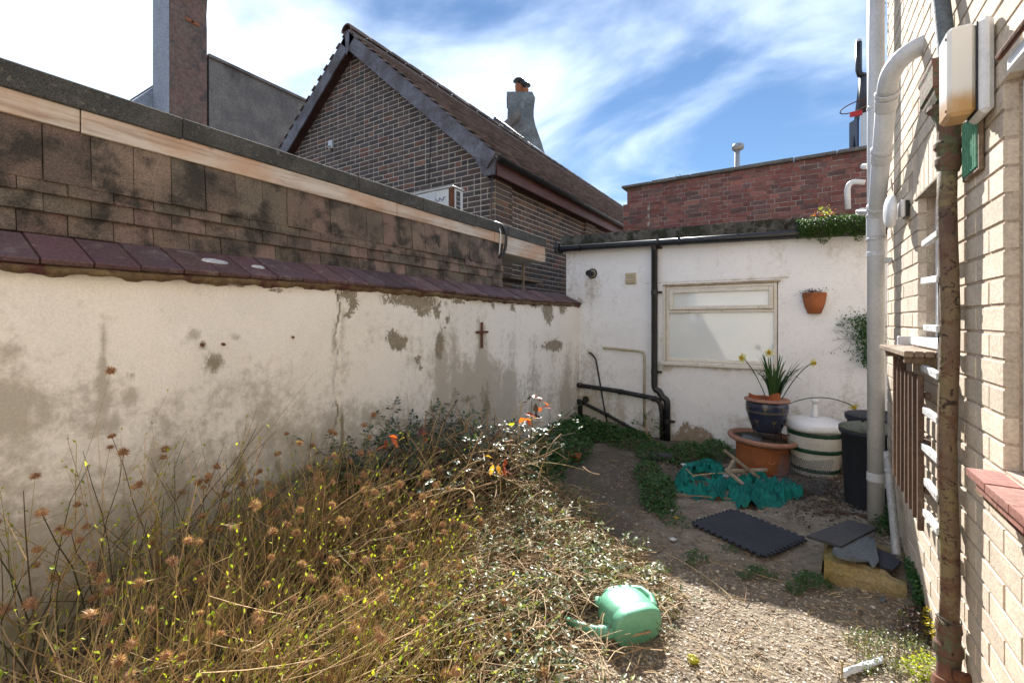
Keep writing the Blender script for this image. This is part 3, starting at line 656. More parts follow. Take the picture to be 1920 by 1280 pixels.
# bargeboards
for side, ln in ((1, lenR-.06), (-1, lenL)):
    b = MB(); b.prism([slope_pt(side, -.02, HY-OV, -.245), slope_pt(side, ln, HY-OV, -.245), slope_pt(side, ln, HY-OV, -.022), slope_pt(side, -.02, HY-OV, -.022)], (0, .026, 0))
    b.build('bargeboard', K['barge'], hs)
    b = MB(); b.prism([slope_pt(side, .1, HY-OV+.03, -.22), slope_pt(side, ln, HY-OV+.03, -.22), slope_pt(side, ln, HY-OV+.03, -.20), slope_pt(side, .1, HY-OV+.03, -.20)], (0, OV-.03, 0))
    b.build('verge_soffit', K['soffit'], hs)
a = slope_pt(1, 0, HY-OV-.012); MB().prism([(AX-.06, HY-OV-.012, a.z-.05), (AX+.05, HY-OV-.012, a.z-.05), (AX+.035, HY-OV-.012, a.z-.36), (AX-.03, HY-OV-.012, a.z-.42)], (0, .011, 0)).build('apex_plate', K['barge'], hs)
e = slope_pt(1, lenR, 0, -.10)
MB().prism([(HX-.02, HY-OV+.03, e.z-.16), (e.x-.04, HY-OV+.03, e.z-.16), (e.x+.0, HY-OV+.03, e.z+.06), (HX-.25, HY-OV+.03, e.z+.20)], (0, .03, 0)).build('eaves_box_end', K['barge'], hs)
MB().cbox(e.x-.03, e.x-.005, HY-OV+.07, YEND, e.z-.17, e.z+.05, .004).build('fascia', K['fascia_brown'], hs)
MB().cbox(HX-.0, e.x-.032, HY-OV+.065, YEND, e.z-.165, e.z-.15, .003).build('eaves_soffit', K['soffit'], hs)
gp = [Vector((e.x+.055, HY-OV-.03, e.z+.045)), Vector((e.x+.055, YEND, e.z+.02))]
b = MB(); ng = 8; hp = [(.062*math.cos(math.pi+math.pi*k/ng), .062*math.sin(math.pi+math.pi*k/ng)) for k in range(ng+1)]
for p in gp: b.v += [p+Vector((x, 0, z)) for x, z in hp] + [p+Vector((x*.88, 0, z*.88)) for x, z in hp[::-1]]
mm = 2*(ng+1); b.f = [(k, (k+1) % mm, mm+(k+1) % mm, mm+k) for k in range(mm)] + [tuple(range(mm))]
gut = b.build('gutter', K['black_plastic'], hs, smooth=False)
for yb in (HY-OV+.08, HY+.9, HY+1.8, HY+2.7, HY+3.6, HY+4.6, HY+5.6):
    pm = MB(); q = [Vector((e.x+.055+x*1.1, yb, e.z+.043+z*1.1)) for x, z in hp]; pm.prism(q+[Vector((e.x-.004, yb, e.z+.05))], (0, .035, 0)); pm.build('gutter_bracket', K['black_plastic'], gut)
# roof windows
for (pa, wy, ls) in (((925, 222), .62, .95), ((985, 268), .55, .6)):
    n = Vector((slR, 0, 1)).normalized(); d = Vector((1, 0, -slR)).normalized()
    r = ray(*pa); P0 = slope_pt(1, 0, 0); tt = (P0-O0).dot(n)/r.dot(n); p = O0+r*tt
    M = frame(p, d, EY, n)
    wn_ = MB().cbox(0, ls, 0, wy, -.02, .075, .01, M).build('roof_window', K['slate_dark'], roof)
    MB().cbox(.07, ls-.07, .07, wy-.07, .076, .082, .002, M).build('pane', mat('sky_pane', (.10,.12,.15), rough=.12, bump=0, fine=0, spec=.8), wn_)
# small vent on the gable, thin cable
p = atY(622, 272, HY-.008); MB().cbox(p.x-.05, p.x+.05, HY-.05, HY-.002, p.z-.07, p.z+.07, .008).build('vent_cover', K['grey_plastic'], hs)
MB().cbox(p.x-.03, p.x+.03, HY-.058, HY-.0505, p.z-.05, p.z-.03, .002).build('vent_slot', K['black_plastic'], hs)
p = atY(808, 232, HY-.012); p2 = atY(803, 345, HY-.012); MB().tube([p, p*.5+p2*.5+Vector((.01,0,0)), p2], .006, 5).build('cable', K['black_plastic'], hs)
p = atX(924, 300, HX+.075); p2 = atX(921, 410, HX+.075); MB().tube([p, p2], .008, 5).build('cable', K['black_plastic'], hs)

# ================================================================== rendered building with the tall chimney, far left
cx = -11.5
gb = thing('rendered_building', (cx-1, 4, -.4), 'grey rendered building with tall chimney rising behind the felt roof edge', 'building')
wl = atX(392, 108, cx); wr = atX(585, 192, cx)
MB().prism([(cx, wl.y, -.4), (cx, wr.y+1.5, -.4), (cx, wr.y+1.5, wr.z-.1), (cx, wl.y, wl.z)], (-3, 0, 0)).build('wall', K['grey_render'], gb)
MB().prism([(cx+.05, wl.y-.02, wl.z+.002), (cx+.05, wr.y+1.5, wr.z-.1), (cx+.05, wr.y+1.5, wr.z-.03), (cx+.05, wl.y-.02, wl.z+.07)], (-.4, 0, 0)).build('parapet_coping', K['grey_render'], gb)
ca = atX(318, 100, cx+.06); cb_ = atX(388, 100, cx+.06); zt = 6.9
zc = atX(388, 30, cx+.06).z
chm = MB()
def sect(z, dx, dy): return [Vector((cx+.06+dx, ca.y-dy, z)), Vector((cx+.06+dx, cb_.y+dy*.6, z)), Vector((cx-.75, cb_.y+dy*.6, z)), Vector((cx-.75, ca.y-dy, z))]
rings = [(-.4,.0,.0),(3.2,.0,.0),(4.0,.012,-.01),(4.8,-.01,.012),(zc-.35,.0,0),(zc+.0,-.01,-.01),(zc+.16,.0,.0),(zc+.30,.01,.0),(zc+.6,.03,.04),(zc+1.0,.0,0)]
for i, (z, dx, dy) in enumerate(rings):
    chm.v += sect(z, dx, dy)
    if i: chm.f += [((i-1)*4+k, (i-1)*4+(k+1) % 4, i*4+(k+1) % 4, i*4+k) for k in range(4)]
chm.f.append(tuple(range(len(chm.v)-4, len(chm.v))))
ch = chm.build('chimney', K['brown_render'], gb)
MB().prism([(cx+.055, ca.y-.006, -.4), (cx-.7, ca.y-.006, -.4), (cx-.7, ca.y-.006, zc+.28), (cx+.055, ca.y-.006, zc+.28)], (0, -.03, 0)).build('side_face', K['pale_lit_render'], ch)  # paler bluish skin: sky light on the chimney's left face put into colour
for (px, py) in ((356,38),(366,44)):
    p = atX(px, py, cx+.075); MB().cbox(p.x-.02, p.x+.004, p.y-.085, p.y+.085, p.z-.035, p.z+.035, .006).build('exposed_brick', K['terracotta'], ch)
rx_ = cx-.72
qa, qb = atX(246,192,rx_), atX(293,156,rx_)
MB().prism([(rx_, qa.y-.02, -.4), (rx_, qb.y+.12, -.4), (rx_, qb.y+.12, qb.z+.1), qa], (-2, 0, 0)).build('rear_wall', K['pale_lit_render'], gb)
MB().prism([qa+EZ*.002-EY*.02, qb+EY*.12+EZ*.102, qb+EY*.12+EZ*.15, qa+EZ*.05-EY*.02], (-.3, 0, 0)).build('rear_coping', K['grey_render'], gb)

# ================================================================== far chimney with pots
dch = 22.
c0 = atD(952, 172, dch); c1 = atD(1000, 172, dch)
fc = thing('far_chimney', (c0.x, c0.y, 3), 'weathered grey chimney stack with two pots beyond the tiled roof', 'chimney')
wd = (c1-c0).length
u = (c1-c0).normalized(); u.z = 0; u.normalize(); dpt = Vector((-u.y, u.x, 0))
def cs(z, g, s_=0): 
    a = Vector((c0.x, c0.y, z)); return [a-u*g, a+u*(wd+g+s_), a+u*(wd+g+s_)+dpt*(1.1+g), a-u*g+dpt*1.1]
zt = atD(975, 172, dch).z; zb = atD(975, 235, dch).z
b = MB(); rr = [(zb-3, .0, 1.0), (zb-.9, .0, .42), (zb, 0, .1), (zb+.4, .02, .0), (zt-.35, -.02, .06), (zt-.3, .06, .03), (zt, .05, -.1)]
for i, (z, g_, s_) in enumerate(rr):
    b.v += cs(z, g_, s_)
    if i: b.f += [((i-1)*4+k, (i-1)*4+(k+1) % 4, i*4+(k+1) % 4, i*4+k) for k in range(4)]
b.f.append(tuple(range(len(b.v)-4, len(b.v)))); b.build('stack', K['far_render'], fc)
for px, top in ((973, 150), (984, 158)):
    p = atD(px, 172, dch+.5); zz_ = atD(px, top, dch+.5).z
    pt = MB().lathe([(.19,zt-.02),(.17,zt+.15),(.20,zz_-.28),(.17,zz_-.26)], 14, Matrix.Translation((p.x, p.y, 0))).build('chimney_pot', K['terracotta'], fc, smooth=True)
    MB().lathe([(.06,zz_-.26),(.06,zz_-.1),(.30,zz_-.08),(.22,zz_+.02),(.0,zz_+.05)], 14, Matrix.Translation((p.x, p.y, 0))).build('cowl', K['slate_dark'], pt, smooth=True)
sh = MB(); q = [atD(945,228,dch-.6), atD(972,205,dch-.6), atD(978,212,dch-.6), atD(948,246,dch-.6)]
sh.prism(q, dpt*.5).build('weathering_slab', K['grey_render'], fc)
gq = [atD(948, 300, dch+.4), atD(1026, 300, dch+.4), atD(1000, 225, dch+.4), atD(952, 225, dch+.4)]
MB().prism(gq, dpt*.4).build('gable_wall', K['grey_render'], fc)

# ================================================================== red brick wall behind the extension
RY = 8.2; rl = atY(1176, 352, RY); rtop = 3.66; RX1 = 2.2
rw = thing('red_brick_wall', (0, RY, -.3), 'old red brick wall with stone coping behind the white extension', 'wall')
MB().box(rl.x, RX1, RY, RY+.33, -.3, rtop).build('wall_core', K['mortar_red'], rw)
def keepr(c, u, v, hw):
    q = proj(c); return q and q[1] < 520 and q[0] < 1850
sp = courses((0, RY, 0), EX, EZ, -EY, rl.x, RX1, rtop-.075*26, rtop, keepr, 'red_brick', bond='flemish', jit=.003, joint=.008)
sp += courses((0, RY-.05, 0), EX, EZ, -EY, rl.x-.06, rl.x+.42, rtop-.075*26, rtop-.30, keepr, 'red_brick', jit=.002, joint=.008)
MB().box(rl.x-.06, rl.x+.42, RY-.049, RY, -.3, rtop-.3).build('pier', K['mortar_red'], rw)
lay(rw, sp, 300)
x = rl.x-.09
while x < RX1:
    w = R.uniform(.5, .8); MB().cbox(x+.003, min(x+w, RX1)-.003, RY-.07, RY+.40, rtop+.001, rtop+.055+R.uniform(-.006,.006), .012).build('coping_stone', K['grey_render'], rw); x += w
# vent pipe behind that wall
p = atY(1382, 300, RY+.9); vp = thing('vent_pipe', (p.x, p.y, 2), 'slim grey vent pipe with mushroom cap above the red wall', 'pipe')
zt = atY(1382, 279, RY+.9).z
MB().tube([(p.x, p.y, 2), (p.x, p.y, zt)], .045, 12).build('pipe', K['galv'], vp, smooth=True)
MB().lathe([(.05,zt-.03),(.09,zt-.02),(.105,zt+.02),(.085,zt+.075),(.0,zt+.10)], 14, Matrix.Translation((p.x+.015, p.y, 0))).build('cap', K['galv'], vp, smooth=True)

# ================================================================== white building, flue and ball hoop far right behind
p = atD(1606, 200, 13); fw = thing('white_rear_building', (p.x, p.y, -.4), 'white building with dark roof edge half hidden by the tall pipe', 'building')
a = atD(1613, 110, 13); bq = atD(1640, 110, 13); zt = atD(1613, 150, 13).z
uu = Vector((C, S, 0)); dd = Vector((-S, C, 0))
MB().prism([Vector((a.x, a.y, -.4)), Vector((a.x, a.y, -.4))+uu*5, Vector((a.x, a.y, zt))+uu*5, Vector((a.x, a.y, zt))], ray(1613,603)*3).build('wall', K['white_plastic'], fw)
MB().prism([atD(1598, 285, 12.9), atD(1604, 285, 12.9), atD(1622, 140, 12.9), atD(1616, 140, 12.9)], dd*.09).build('slate_verge', K['slate_dark'], fw)
MB().prism([atD(1607, 283, 12.8), atD(1611, 283, 12.8), atD(1611, 222, 12.8), atD(1607, 222, 12.8)], dd*.3).build('window', mat('dusk_pane', (.03,.04,.07), rough=.1, bump=0, fine=0), fw)
fl = thing('black_flue', atD(1610, 140, 12), 'black flue pipe with bent foot against the sky by the tall pipe', 'pipe')
MB().tube([atD(1610, 80, 12), atD(1610, 132, 12), atD(1612, 140, 12), atD(1624, 143, 12)], .075, 12).build('pipe', K['black_plastic'], fl, smooth=True)
MB().tube([atD(1610, 75, 12), atD(1610, 81, 12)], .06, 12).build('cap', K['grey_plastic'], fl, smooth=True)
MB().tube([atD(1618, 146, 12), atD(1618, 210, 12)], .09, 10).build('stack', K['slate_dark'], fl, smooth=True)
hp_ = thing('ball_hoop', atD(1606, 210, 11.5), 'small hoop with red bracket in front of the white building', 'hoop')
c = atD(1605, 200, 11.5); MB().tube([c+Vector((.33*math.cos(t)*1., .33*math.sin(t), .06*math.cos(t))) for t in [2*math.pi*i/24 for i in range(25)]], .014, 6).build('ring', K['rust'], hp_, smooth=True)
q = atD(1605, 213, 11.5); MB().cbox(q.x-.13, q.x+.13, q.y-.02, q.y+.02, q.z-.07, q.z+.06, .01).build('bracket', mat('red_plastic', (.55,.035,.03), rough=.4), hp_)

# ================================================================== white extension across the back
ex = thing('white_extension', (-.5, YB+1.4, -.2), 'low white rendered extension with one window across the back of the yard', 'building')
WL, WR = atY(1248, 600, YB).x, atY(1458, 600, YB).x; WT, WBt = atY(1350, 533, YB).z, atY(1350, 681, YB).z
ETOP = 2.09; X0 = atY(1062, 500, YB).x; X1 = 1.7
xa = np.linspace(X0, X1, 330); za = np.linspace(-.32, ETOP, 190); EXX, EZZ = np.meshgrid(xa, za)
big = fbm(EXX*1.5, EZZ*1.5, 61); med = fbm(EXX*5, EZZ*5, 71); ver = fbm(EXX*9, EZZ*.9, 81); h = EZZ-G
ol = np.zeros_like(EXX); di = np.zeros_like(EXX); fk = np.zeros_like(EXX)
di += .18*(big-.35) + .45*np.clip((.5-h)/.5, 0, 1)*(.3+ver) + .10*np.clip((h-2.05)/.12, 0, 1)*ver
di += .45*np.clip((-1.6-EXX)/.5, 0, 1)*np.clip((.95-h)/.6, 0, 1)*(.3+big) + .22*np.clip((-2.1-EXX)/.25, 0, 1)
def spotb(px, py, rx, ry, ch, amt, p=2.):
    c = atY(px, py, YB); e = atY(px+rx, py, YB); k = atY(px, py+ry, YB)
    ch += amt*blob(EXX, EZZ, c.x, c.z, max(.008, abs(e.x-c.x)), max(.008, abs(k.z-c.z)), p)
for a in ((1110,545,14,36,di,.55),(1085,565,24,10,ol,.7),(1105,680,16,30,di,.3),(1090,720,10,14,ol,.7),(1165,775,10,50,di,.5),(1225,780,14,60,di,.45),(1110,790,25,40,di,.6),(1590,760,36,36,ol,.36),(1590,760,50,50,di,.45),
          (1245,640,6,60,di,.4),(1252,690,20,8,di,.5),(1340,690,90,5,di,.5),(1400,800,40,20,di,.4),(1500,780,40,30,di,.3),(1230,500,6,60,di,.3),(1560,470,60,20,di,.25)): spotb(*a)
for a in ((1300,815,24,16),(1322,822,16,10),(1285,808,8,12),(1278,826,30,9),(1130,800,14,8),(1092,800,14,14),(1185,812,14,7)): spotb(a[0], a[1], a[2]*1.2, a[3]*1.2, fk, .85, 2.)
disp = (fbm(EXX*1.4, EZZ*1.4, 91)-.5)*.03 + (med-.5)*.005 - .007*(fk+(fbm(EXX*18, EZZ*18, 4)-.5)*.5 > .5)
ln = np.abs(EZZ-(WT+.045)) < .006; lm = ln*(EXX > WL-.22)*(EXX < WR+.10); disp -= lm*.006; di += lm*.7
b = MB(); nx = len(xa); nz = len(za)
b.v = [Vector((EXX[k,i], YB+disp[k,i]*-1, EZZ[k,i])) for k in range(nz) for i in range(nx)]
def hole(k, i): return WL < (xa[i]+xa[i+1])/2 < WR and WBt < (za[k]+za[k+1])/2 < WT
b.f = [(k*nx+i, k*nx+i+1, (k+1)*nx+i+1, (k+1)*nx+i) for k in range(nz-1) for i in range(nx-1) if not hole(k, i)]
o = b.build('render_face', K['white_render'], ex, smooth=True); setst(o, ol.ravel(), di.ravel(), fk.ravel())
b = MB(); b.box(X0, WL-.005, YB+.03, YB+2.9, -.3, ETOP).box(WR+.005, X1, YB+.03, YB+2.9, -.3, ETOP).box(WL-.005, WR+.005, YB+.03, YB+2.9, -.3, WBt-.005).box(WL-.005, WR+.005, YB+.03, YB+2.9, WT+.005, ETOP).box(WL-.005, WR+.005, YB+.12, YB+2.9, WBt-.005, WT+.005)
b.build('wall_core', K['white_paint'], ex)
MB().box(X0-.003, X0, YB+.0, YB+2.9, -.3, ETOP).build('side_face', K['white_paint'], ex)
w = MB(); fr = .035; y0, y1 = YB+.012, YB+.07; ztr = atY(1350, 583, YB).z
w.cbox(WL+.002, WL+fr, y0, y1, WBt, WT, .004).cbox(WR-fr, WR-.002, y0, y1, WBt, WT, .004).cbox(WL+fr, WR-fr, y0, y1, WT-fr, WT-.001, .004).cbox(WL+fr, WR-fr, y0, y1, WBt, WBt+fr, .004).cbox(WL+fr, WR-fr, y0, y1, ztr-.016, ztr+.016, .004)
win = w.build('window', K['white_paint'], ex)
sash = MB(); a0, a1 = WL+fr+.002, WR-fr-.002; z0, z1 = ztr+.018, WT-fr-.002; f2 = .04; yf0, yf1 = y0-.016, y1-.01
sash.cbox(a0, a0+f2, yf0, yf1, z0, z1, .004).cbox(a1-f2, a1, yf0, yf1, z0, z1, .004).cbox(a0+f2, a1-f2, yf0, yf1, z1-f2, z1, .004).cbox(a0+f2, a1-f2, yf0, yf1, z0, z0+f2, .004)
sash.build('top_sash', K['white_paint'], win)
m = NT('obscured_glass'); col = m.mix(m.ramp(m.noise(3, 6, .6), .35, .7), (.60,.655,.68), (.66,.70,.71)); col = m.mix(m.ramp(m.noise(14, 6, .7, off=3), .62, .75, 0, .3), col, (.5,.48,.42))
K['obscured'] = m.fin(col, .05, m.noise(5, 2), .02, .003, 1.0)
MB().cbox(a0+f2-.004, a1-f2+.004, y0+.012, y0+.018, z0+f2-.004, z1-f2+.004, .001).build('pane', K['obscured'], win)
MB().cbox(WL+fr-.004, WR-fr+.004, y0+.022, y0+.028, WBt+fr-.004, ztr-.012, .001).build('pane', K['obscured'], win)
MB().cbox(WL-.05, WR+.04, YB-.045, YB+.03, WBt-.045, WBt-.002, .008).build('sill', K['white_paint'], win)
MB().cbox(WL-.028, WL-.001, YB-.012, YB+.06, WBt, WT+.02, .003).build('side_trim', K['white_paint'], win)
MB().cbox(WL-.028, WR+.026, YB-.012, YB+.05, WT+.001, WT+.024, .003).build('head_trim', K['wood_grey'], win)
# roof edge and gutter
zl, zr = atY(1062, 452, YB-.03).z, atY(1620, 410, YB-.03).z
zr = zl-.02
MB().prism([(X0-.05, YB-.055, ETOP-.0), (X1, YB-.055, ETOP-.15), (X1, YB-.055, ETOP+.055), (X0-.05, YB-.055, ETOP+.18)], (0, 3.0, 0)).build('felt_roof', K['mossy_felt'], ex)
gy, gz0 = YB-.105, ETOP+.015
GS = .0295
gb_ = MB().tube([(X0-.08, gy, gz0), (X1, gy, gz0-GS*(X1-X0))], .038, 14).build('gutter', K['black_plastic'], ex, smooth=True)
MB().tube([(X0-.09, gy, gz0+.012), (X0-.04, gy, gz0+.012)], .048, 14).build('gutter_end', K['black_plastic'], ex)
MB().cbox(X0-.10, X0-.05, YB-.15, YB+.02, gz0-.05, gz0+.085, .01).build('gutter_stop', K['black_plastic'], ex)
for px in (1085, 1232, 1272, 1382, 1480):
    q = atY(px, 460, gy); MB().tube([(q.x, gy, gz0-GS*(q.x-X0)), (q.x+.025, gy, gz0-GS*(q.x-X0))], .045, 14).build('gutter_bracket', K['black_plastic'], gb_)
# flue terminal and vent
p = atY(1111, 513, YB); fm = MB().tube([(p.x, YB+.02, p.z), (p.x, YB-.012, p.z)], .062, 20).build('flue_collar', K['black_plastic'], ex)
MB().tube([(p.x, YB-.012, p.z), (p.x, YB-.02, p.z)], .045, 20).build('flue_ring', K['cream_plastic'], fm)
MB().tube([(p.x, YB-.0, p.z), (p.x-.0, YB-.09, p.z-.004)], .035, 16).build('flue_pipe', K['black_plastic'], fm)
for k in range(5): MB().tube([(p.x, YB-.095-k*.009, p.z-.004), (p.x, YB-.099-k*.009, p.z-.004)], .034, 16).build('flue_fin', K['black_plastic'], fm)
p = atY(1183, 522, YB); vt = MB().cbox(p.x-.062, p.x+.062, YB-.022, YB+.01, p.z-.062, p.z+.062, .005).build('vent_grille', K['cream_plastic'], ex)
for k in range(4): MB().cbox(p.x-.052, p.x+.052, YB-.032, YB-.0225, p.z-.05+k*.027, p.z-.036+k*.027, .003).build('louvre', K['cream_plastic'], vt)
p = atY(1100, 748, YB); db = MB().cbox(p.x-.06, p.x+.06, YB-.02, YB+.01, p.z-.06, p.z+.05, .006).build('outlet_block', K['cream_plastic'], ex)
MB().tube([(p.x, YB-.02, p.z), (p.x, YB-.03, p.z)], .04, 16).build('outlet_hole', K['black_plastic'], db)

# ================================================================== pale brick house on the right
rb = thing('pale_brick_house', (1.5, 1, -.3), 'tall pale buff brick house wall along the right side', 'house')
A0, A1, AZ0, AZ1 = 2.2, 2.752, 1.10, 1.768                    # far window opening
B0, B1, BZ0, BZ1 = .5, 1.735, .80, 1.845                      # near window opening
HT = 4.4
b = MB(); xi = XR; xo = 1.2; r_ = .006
for (ya, yb, za_, zb_) in ((A1+r_, YE-.006, -.4, HT), (B1+r_, A0-r_, -.4, HT), (A0-r_, A1+r_, -.4, AZ0), (A0-r_, A1+r_, AZ1+r_, HT), (-2.5, B0, -.4, HT), (B0, B1+r_, -.4, BZ0), (B0, B1+r_, BZ1+r_, HT)):
    b.box(xi, xo, ya, yb, za_, zb_)
b.build('wall', K['mortar_buff'], rb)
MB().box(xo+.001, 5, -2.5, YE-.01, -.4, HT).build('rear_wall', K['mortar_buff'], rb)
def keepp(c, u, v, hw):
    q = proj(c)
    if not q or q[1] < -60 or q[1] > 1330: return False
    if A0-hw < c.y < A1+hw-.01 and AZ0-.03 < c.z < AZ1+.235: return False
    if c.y-hw < B1-.01 and BZ0-.03 < c.z < BZ1+.03: return False
    return True
YP0 = B1-.225*2
sp = courses((XR, 0, 0), EY, EZ, -EX, YP0, YE, AZ1+.002-.075*26, AZ1+.002+.075*26, keepp, 'buff_brick', L=.225, jit=.0008)
# short pieces closing the courses at both openings, soldier course over the far window
def closers(y, sgn, z0, z1):
    k = int(round((z0-AZ1)/.075)); z = AZ1+.002+k*.075; out = []
    while z < z1-.04:
        w = .1125 if (int(round((z-AZ1)/.075)) % 2 == 0) else .06
        out.append([Vector((XR-.003-R.uniform(0,.0008), y+sgn*w/2, z+.0375)), EY, EZ, -EX, w-.01, .065, .03, 'buff_brick']); z += .075
    return out
def hits(s):
    return any(abs(s[0].y-t[0].y) < (s[4]+t[4])/2+.003 and abs(s[0].z-t[0].z) < .04 for t in sp)
for c_ in closers(A1, 1, AZ0, AZ1)+closers(A0, -1, AZ0, AZ1)+closers(B1, 1, BZ0-.02, BZ1):
    near = [t for t in sp if abs(t[0].z-c_[0].z) < .04]
    sg = 1 if c_[0].y > (A1-.01) or c_[0].y > B1 and c_[0].y < A0-.3 else -1
    y0e = c_[0].y-sg*c_[4]/2
    if sg > 0:
        lim = min([t[0].y-t[4]/2 for t in near if t[0].y > y0e] or [y0e+.3]); w = lim-.01-y0e
    else:
        lim = max([t[0].y+t[4]/2 for t in near if t[0].y < y0e] or [y0e-.3]); w = y0e-lim-.01
    if .03 < w < .3: c_[4] = w; c_[0].y = y0e+sg*w/2; sp.append(c_)
y = A0-.09
while y < A1+.10:
    sp.append([Vector((XR-.003-R.uniform(0,.0008), y+.034, AZ1+.114)), EY, EZ, -EX, .064, .212, .03, 'buff_brick']); y += .075
sp = [s for s in sp if not (s[5] < .1 and A0-.10 < s[0].y < A1+.11 and AZ1 < s[0].z < AZ1+.225)]
K['buff_end'] = K['buff_brick']
lay(rb, sp, 300)
MB().prism([(-2.2, -2.0, -.4), (xi, -2.0, -.4), (xi, -2.0, 3.4), (-.9, -2.0, 4.4), (-2.2, -2.0, 3.4)], (0, -2, 0)).build('unseen_bounce_gable', K['white_paint'], rb)  # guessed gable behind the camera, added to bounce sunlight into the yard
# far end quoins (edge of the corner)
# far window
wf = MB(); fx0, fx1 = XR+.055, XR+.12
wf.cbox(fx0, fx1, A1-.065, A1-.001, AZ0, AZ1, .005).cbox(fx0, fx1, A0+.001, A0+.065, AZ0, AZ1, .005).cbox(fx0, fx1, A0+.065, A1-.065, AZ1-.06, AZ1, .005).cbox(fx0, fx1, A0+.065, A1-.065, AZ0, AZ0+.07, .005)
fwn = wf.build('window', K['upvc'], rb)
K['dark_glass'] = mat('dark_glass', (.012,.014,.018), rough=.06, bump=0, fine=0, spec=.7)
MB().cbox(fx0+.02, fx0+.026, A0+.06, A1-.06, AZ0+.06, AZ1-.05, .001).build('pane', K['dark_glass'], fwn)
s_ = MB(); s_.cbox(fx0-.012, fx0-.001, A1-.13, A1-.075, AZ0+.075, AZ1-.065, .004).cbox(fx0-.012, fx0-.001, A0+.075, A1-.13, AZ1-.12, AZ1-.065, .004).cbox(fx0-.012, fx0-.001, A0+.075, A1-.13, AZ0+.075, AZ0+.13, .004); s_.build('casement', K['upvc'], fwn)
MB().cbox(XR-.03, fx0-.002, A0+.002, A1-.002, AZ0-.008, AZ0+.03, .006).build('sill', K['upvc'], fwn)
MB().cbox(XR-.008, XR+.05, A0-.04, A1+.05, AZ1-.004, AZ1+.008, .002).build('head_flashing', K['wood_grey'], fwn)
# near window, its quarry tile sill and head
wf = MB(); fx0, fx1 = XR+.03, XR+.10
wf.cbox(fx0, fx1, B1-.075, B1-.001, BZ0+.002, BZ1-.001, .006).cbox(fx0, fx1, B0, B1-.075, BZ1-.08, BZ1-.001, .006).cbox(fx0, fx1, B0, B1-.075, BZ0+.002, BZ0+.08, .006)
nwn = wf.build('window', K['upvc'], rb); MB().cbox(fx0+.03, fx0+.036, B0, B1-.07, BZ0+.07, BZ1-.07, .001).build('pane', K['dark_glass'], nwn)
MB().cbox(XR-.035, XR+.028, B0, B1-.13, BZ1-.03, BZ1+.01, .006).build('head', K['upvc'], nwn)
MB().tube([(XR-.045, B1-.12, BZ1+.02), (XR-.045, B1-.40, BZ1+.02)], .008, 8).build('head_rod', K['rust'], nwn)
K['sill_tile'] = mat('sill_tile', 0, c2=(.26,.13,.105), c3=(.40,.29,.25), s=9, s3=14, t3=(.58,.8), pal=[(.33,.15,.115),(.29,.13,.105),(.36,.175,.14)], rnd=.1, rough=.7, bump=.2)
sme = MB().cbox(0, 1, 0, 1, -.02, 0, .003).mesh('sill_tile'); sme.materials.append(K['sill_tile'])
y = B1+.012; zs0 = .792
for k in range(6):
    w = .15
    for x0, x1 in ((XR-.075, XR-.002), (XR+.001, XR+.03)):
        piece('sill_tile', sme, rb, Matrix.Translation((x0, y-w+.003, zs0+R.uniform(-.001,.001))) @ Matrix.Diagonal((x1-x0-.003, w-.005, 1, 1)))
        piece('sill_tile', sme, rb, Matrix.Translation((x0+.006, y-w+.003-.06, zs0-.022)) @ Matrix.Diagonal((x1-x0-.009, w-.005, 1, 1))) if k < 5 and x0 < XR-.05 else None
    y -= w
MB().box(XR-.06, XR-.008, B0, B1+.0, zs0-.060, zs0-.0425).build('sill_bed', K['cope_mortar'], rb)
# green plastic air grille
vy0, vy1, vz0, vz1 = 1.885, 2.02, 1.665, 1.835
K['green_plastic'] = mat('green_plastic', (.10,.30,.20), (.13,.34,.235), s=9, c3=(.24,.32,.24), s3=16, t3=(.55,.8), rough=.5, bump=.1)
vb = MB().box(XR-.012, XR-.007, vy0, vy1, vz0, vz1).build('air_grille', K['black_plastic'], rb)
b = MB(); 
for k in range(8): yy_ = vy0+.004+(vy1-vy0-.012)*k/7; b.box(XR-.022, XR-.0125, yy_, yy_+.006, vz0, vz1)
for k in range(10): zz_ = vz0+.002+(vz1-vz0-.010)*k/9; b.box(XR-.020, XR-.0123, vy0, vy1, zz_, zz_+.006)
b.build('grille_bars', K['green_plastic'], vb)
MB().cbox(XR-.018, XR-.0065, vy0-.012, vy0-.001, vz0-.012, vz1+.012, .002).cbox(XR-.018, XR-.0065, vy1+.001, vy1+.012, vz0-.012, vz1+.012, .002).cbox(XR-.018, XR-.0065, vy0, vy1, vz0-.012, vz0-.001, .002).build('grille_frame', K['ledge_wood'], vb)
# weathered wooden ledge under the far window
lg = MB(); z = AZ0-.012
for k in range(4): lg.cbox(XR-.13+.03*k+.001, XR-.13+.03*(k+1)-.001, A0+.05, A1+.10+R.uniform(-.02,.02), z-.022+R.uniform(-.003,.003), z, .003)
lg.cbox(XR-.12, XR-.01, A0+.1, A0+.13, z-.05, z-.0235, .003).cbox(XR-.12, XR-.01, A1-.02, A1+.01, z-.05, z-.0235, .003)
lo = lg.build('window_ledge', K['ledge_wood'], rb)

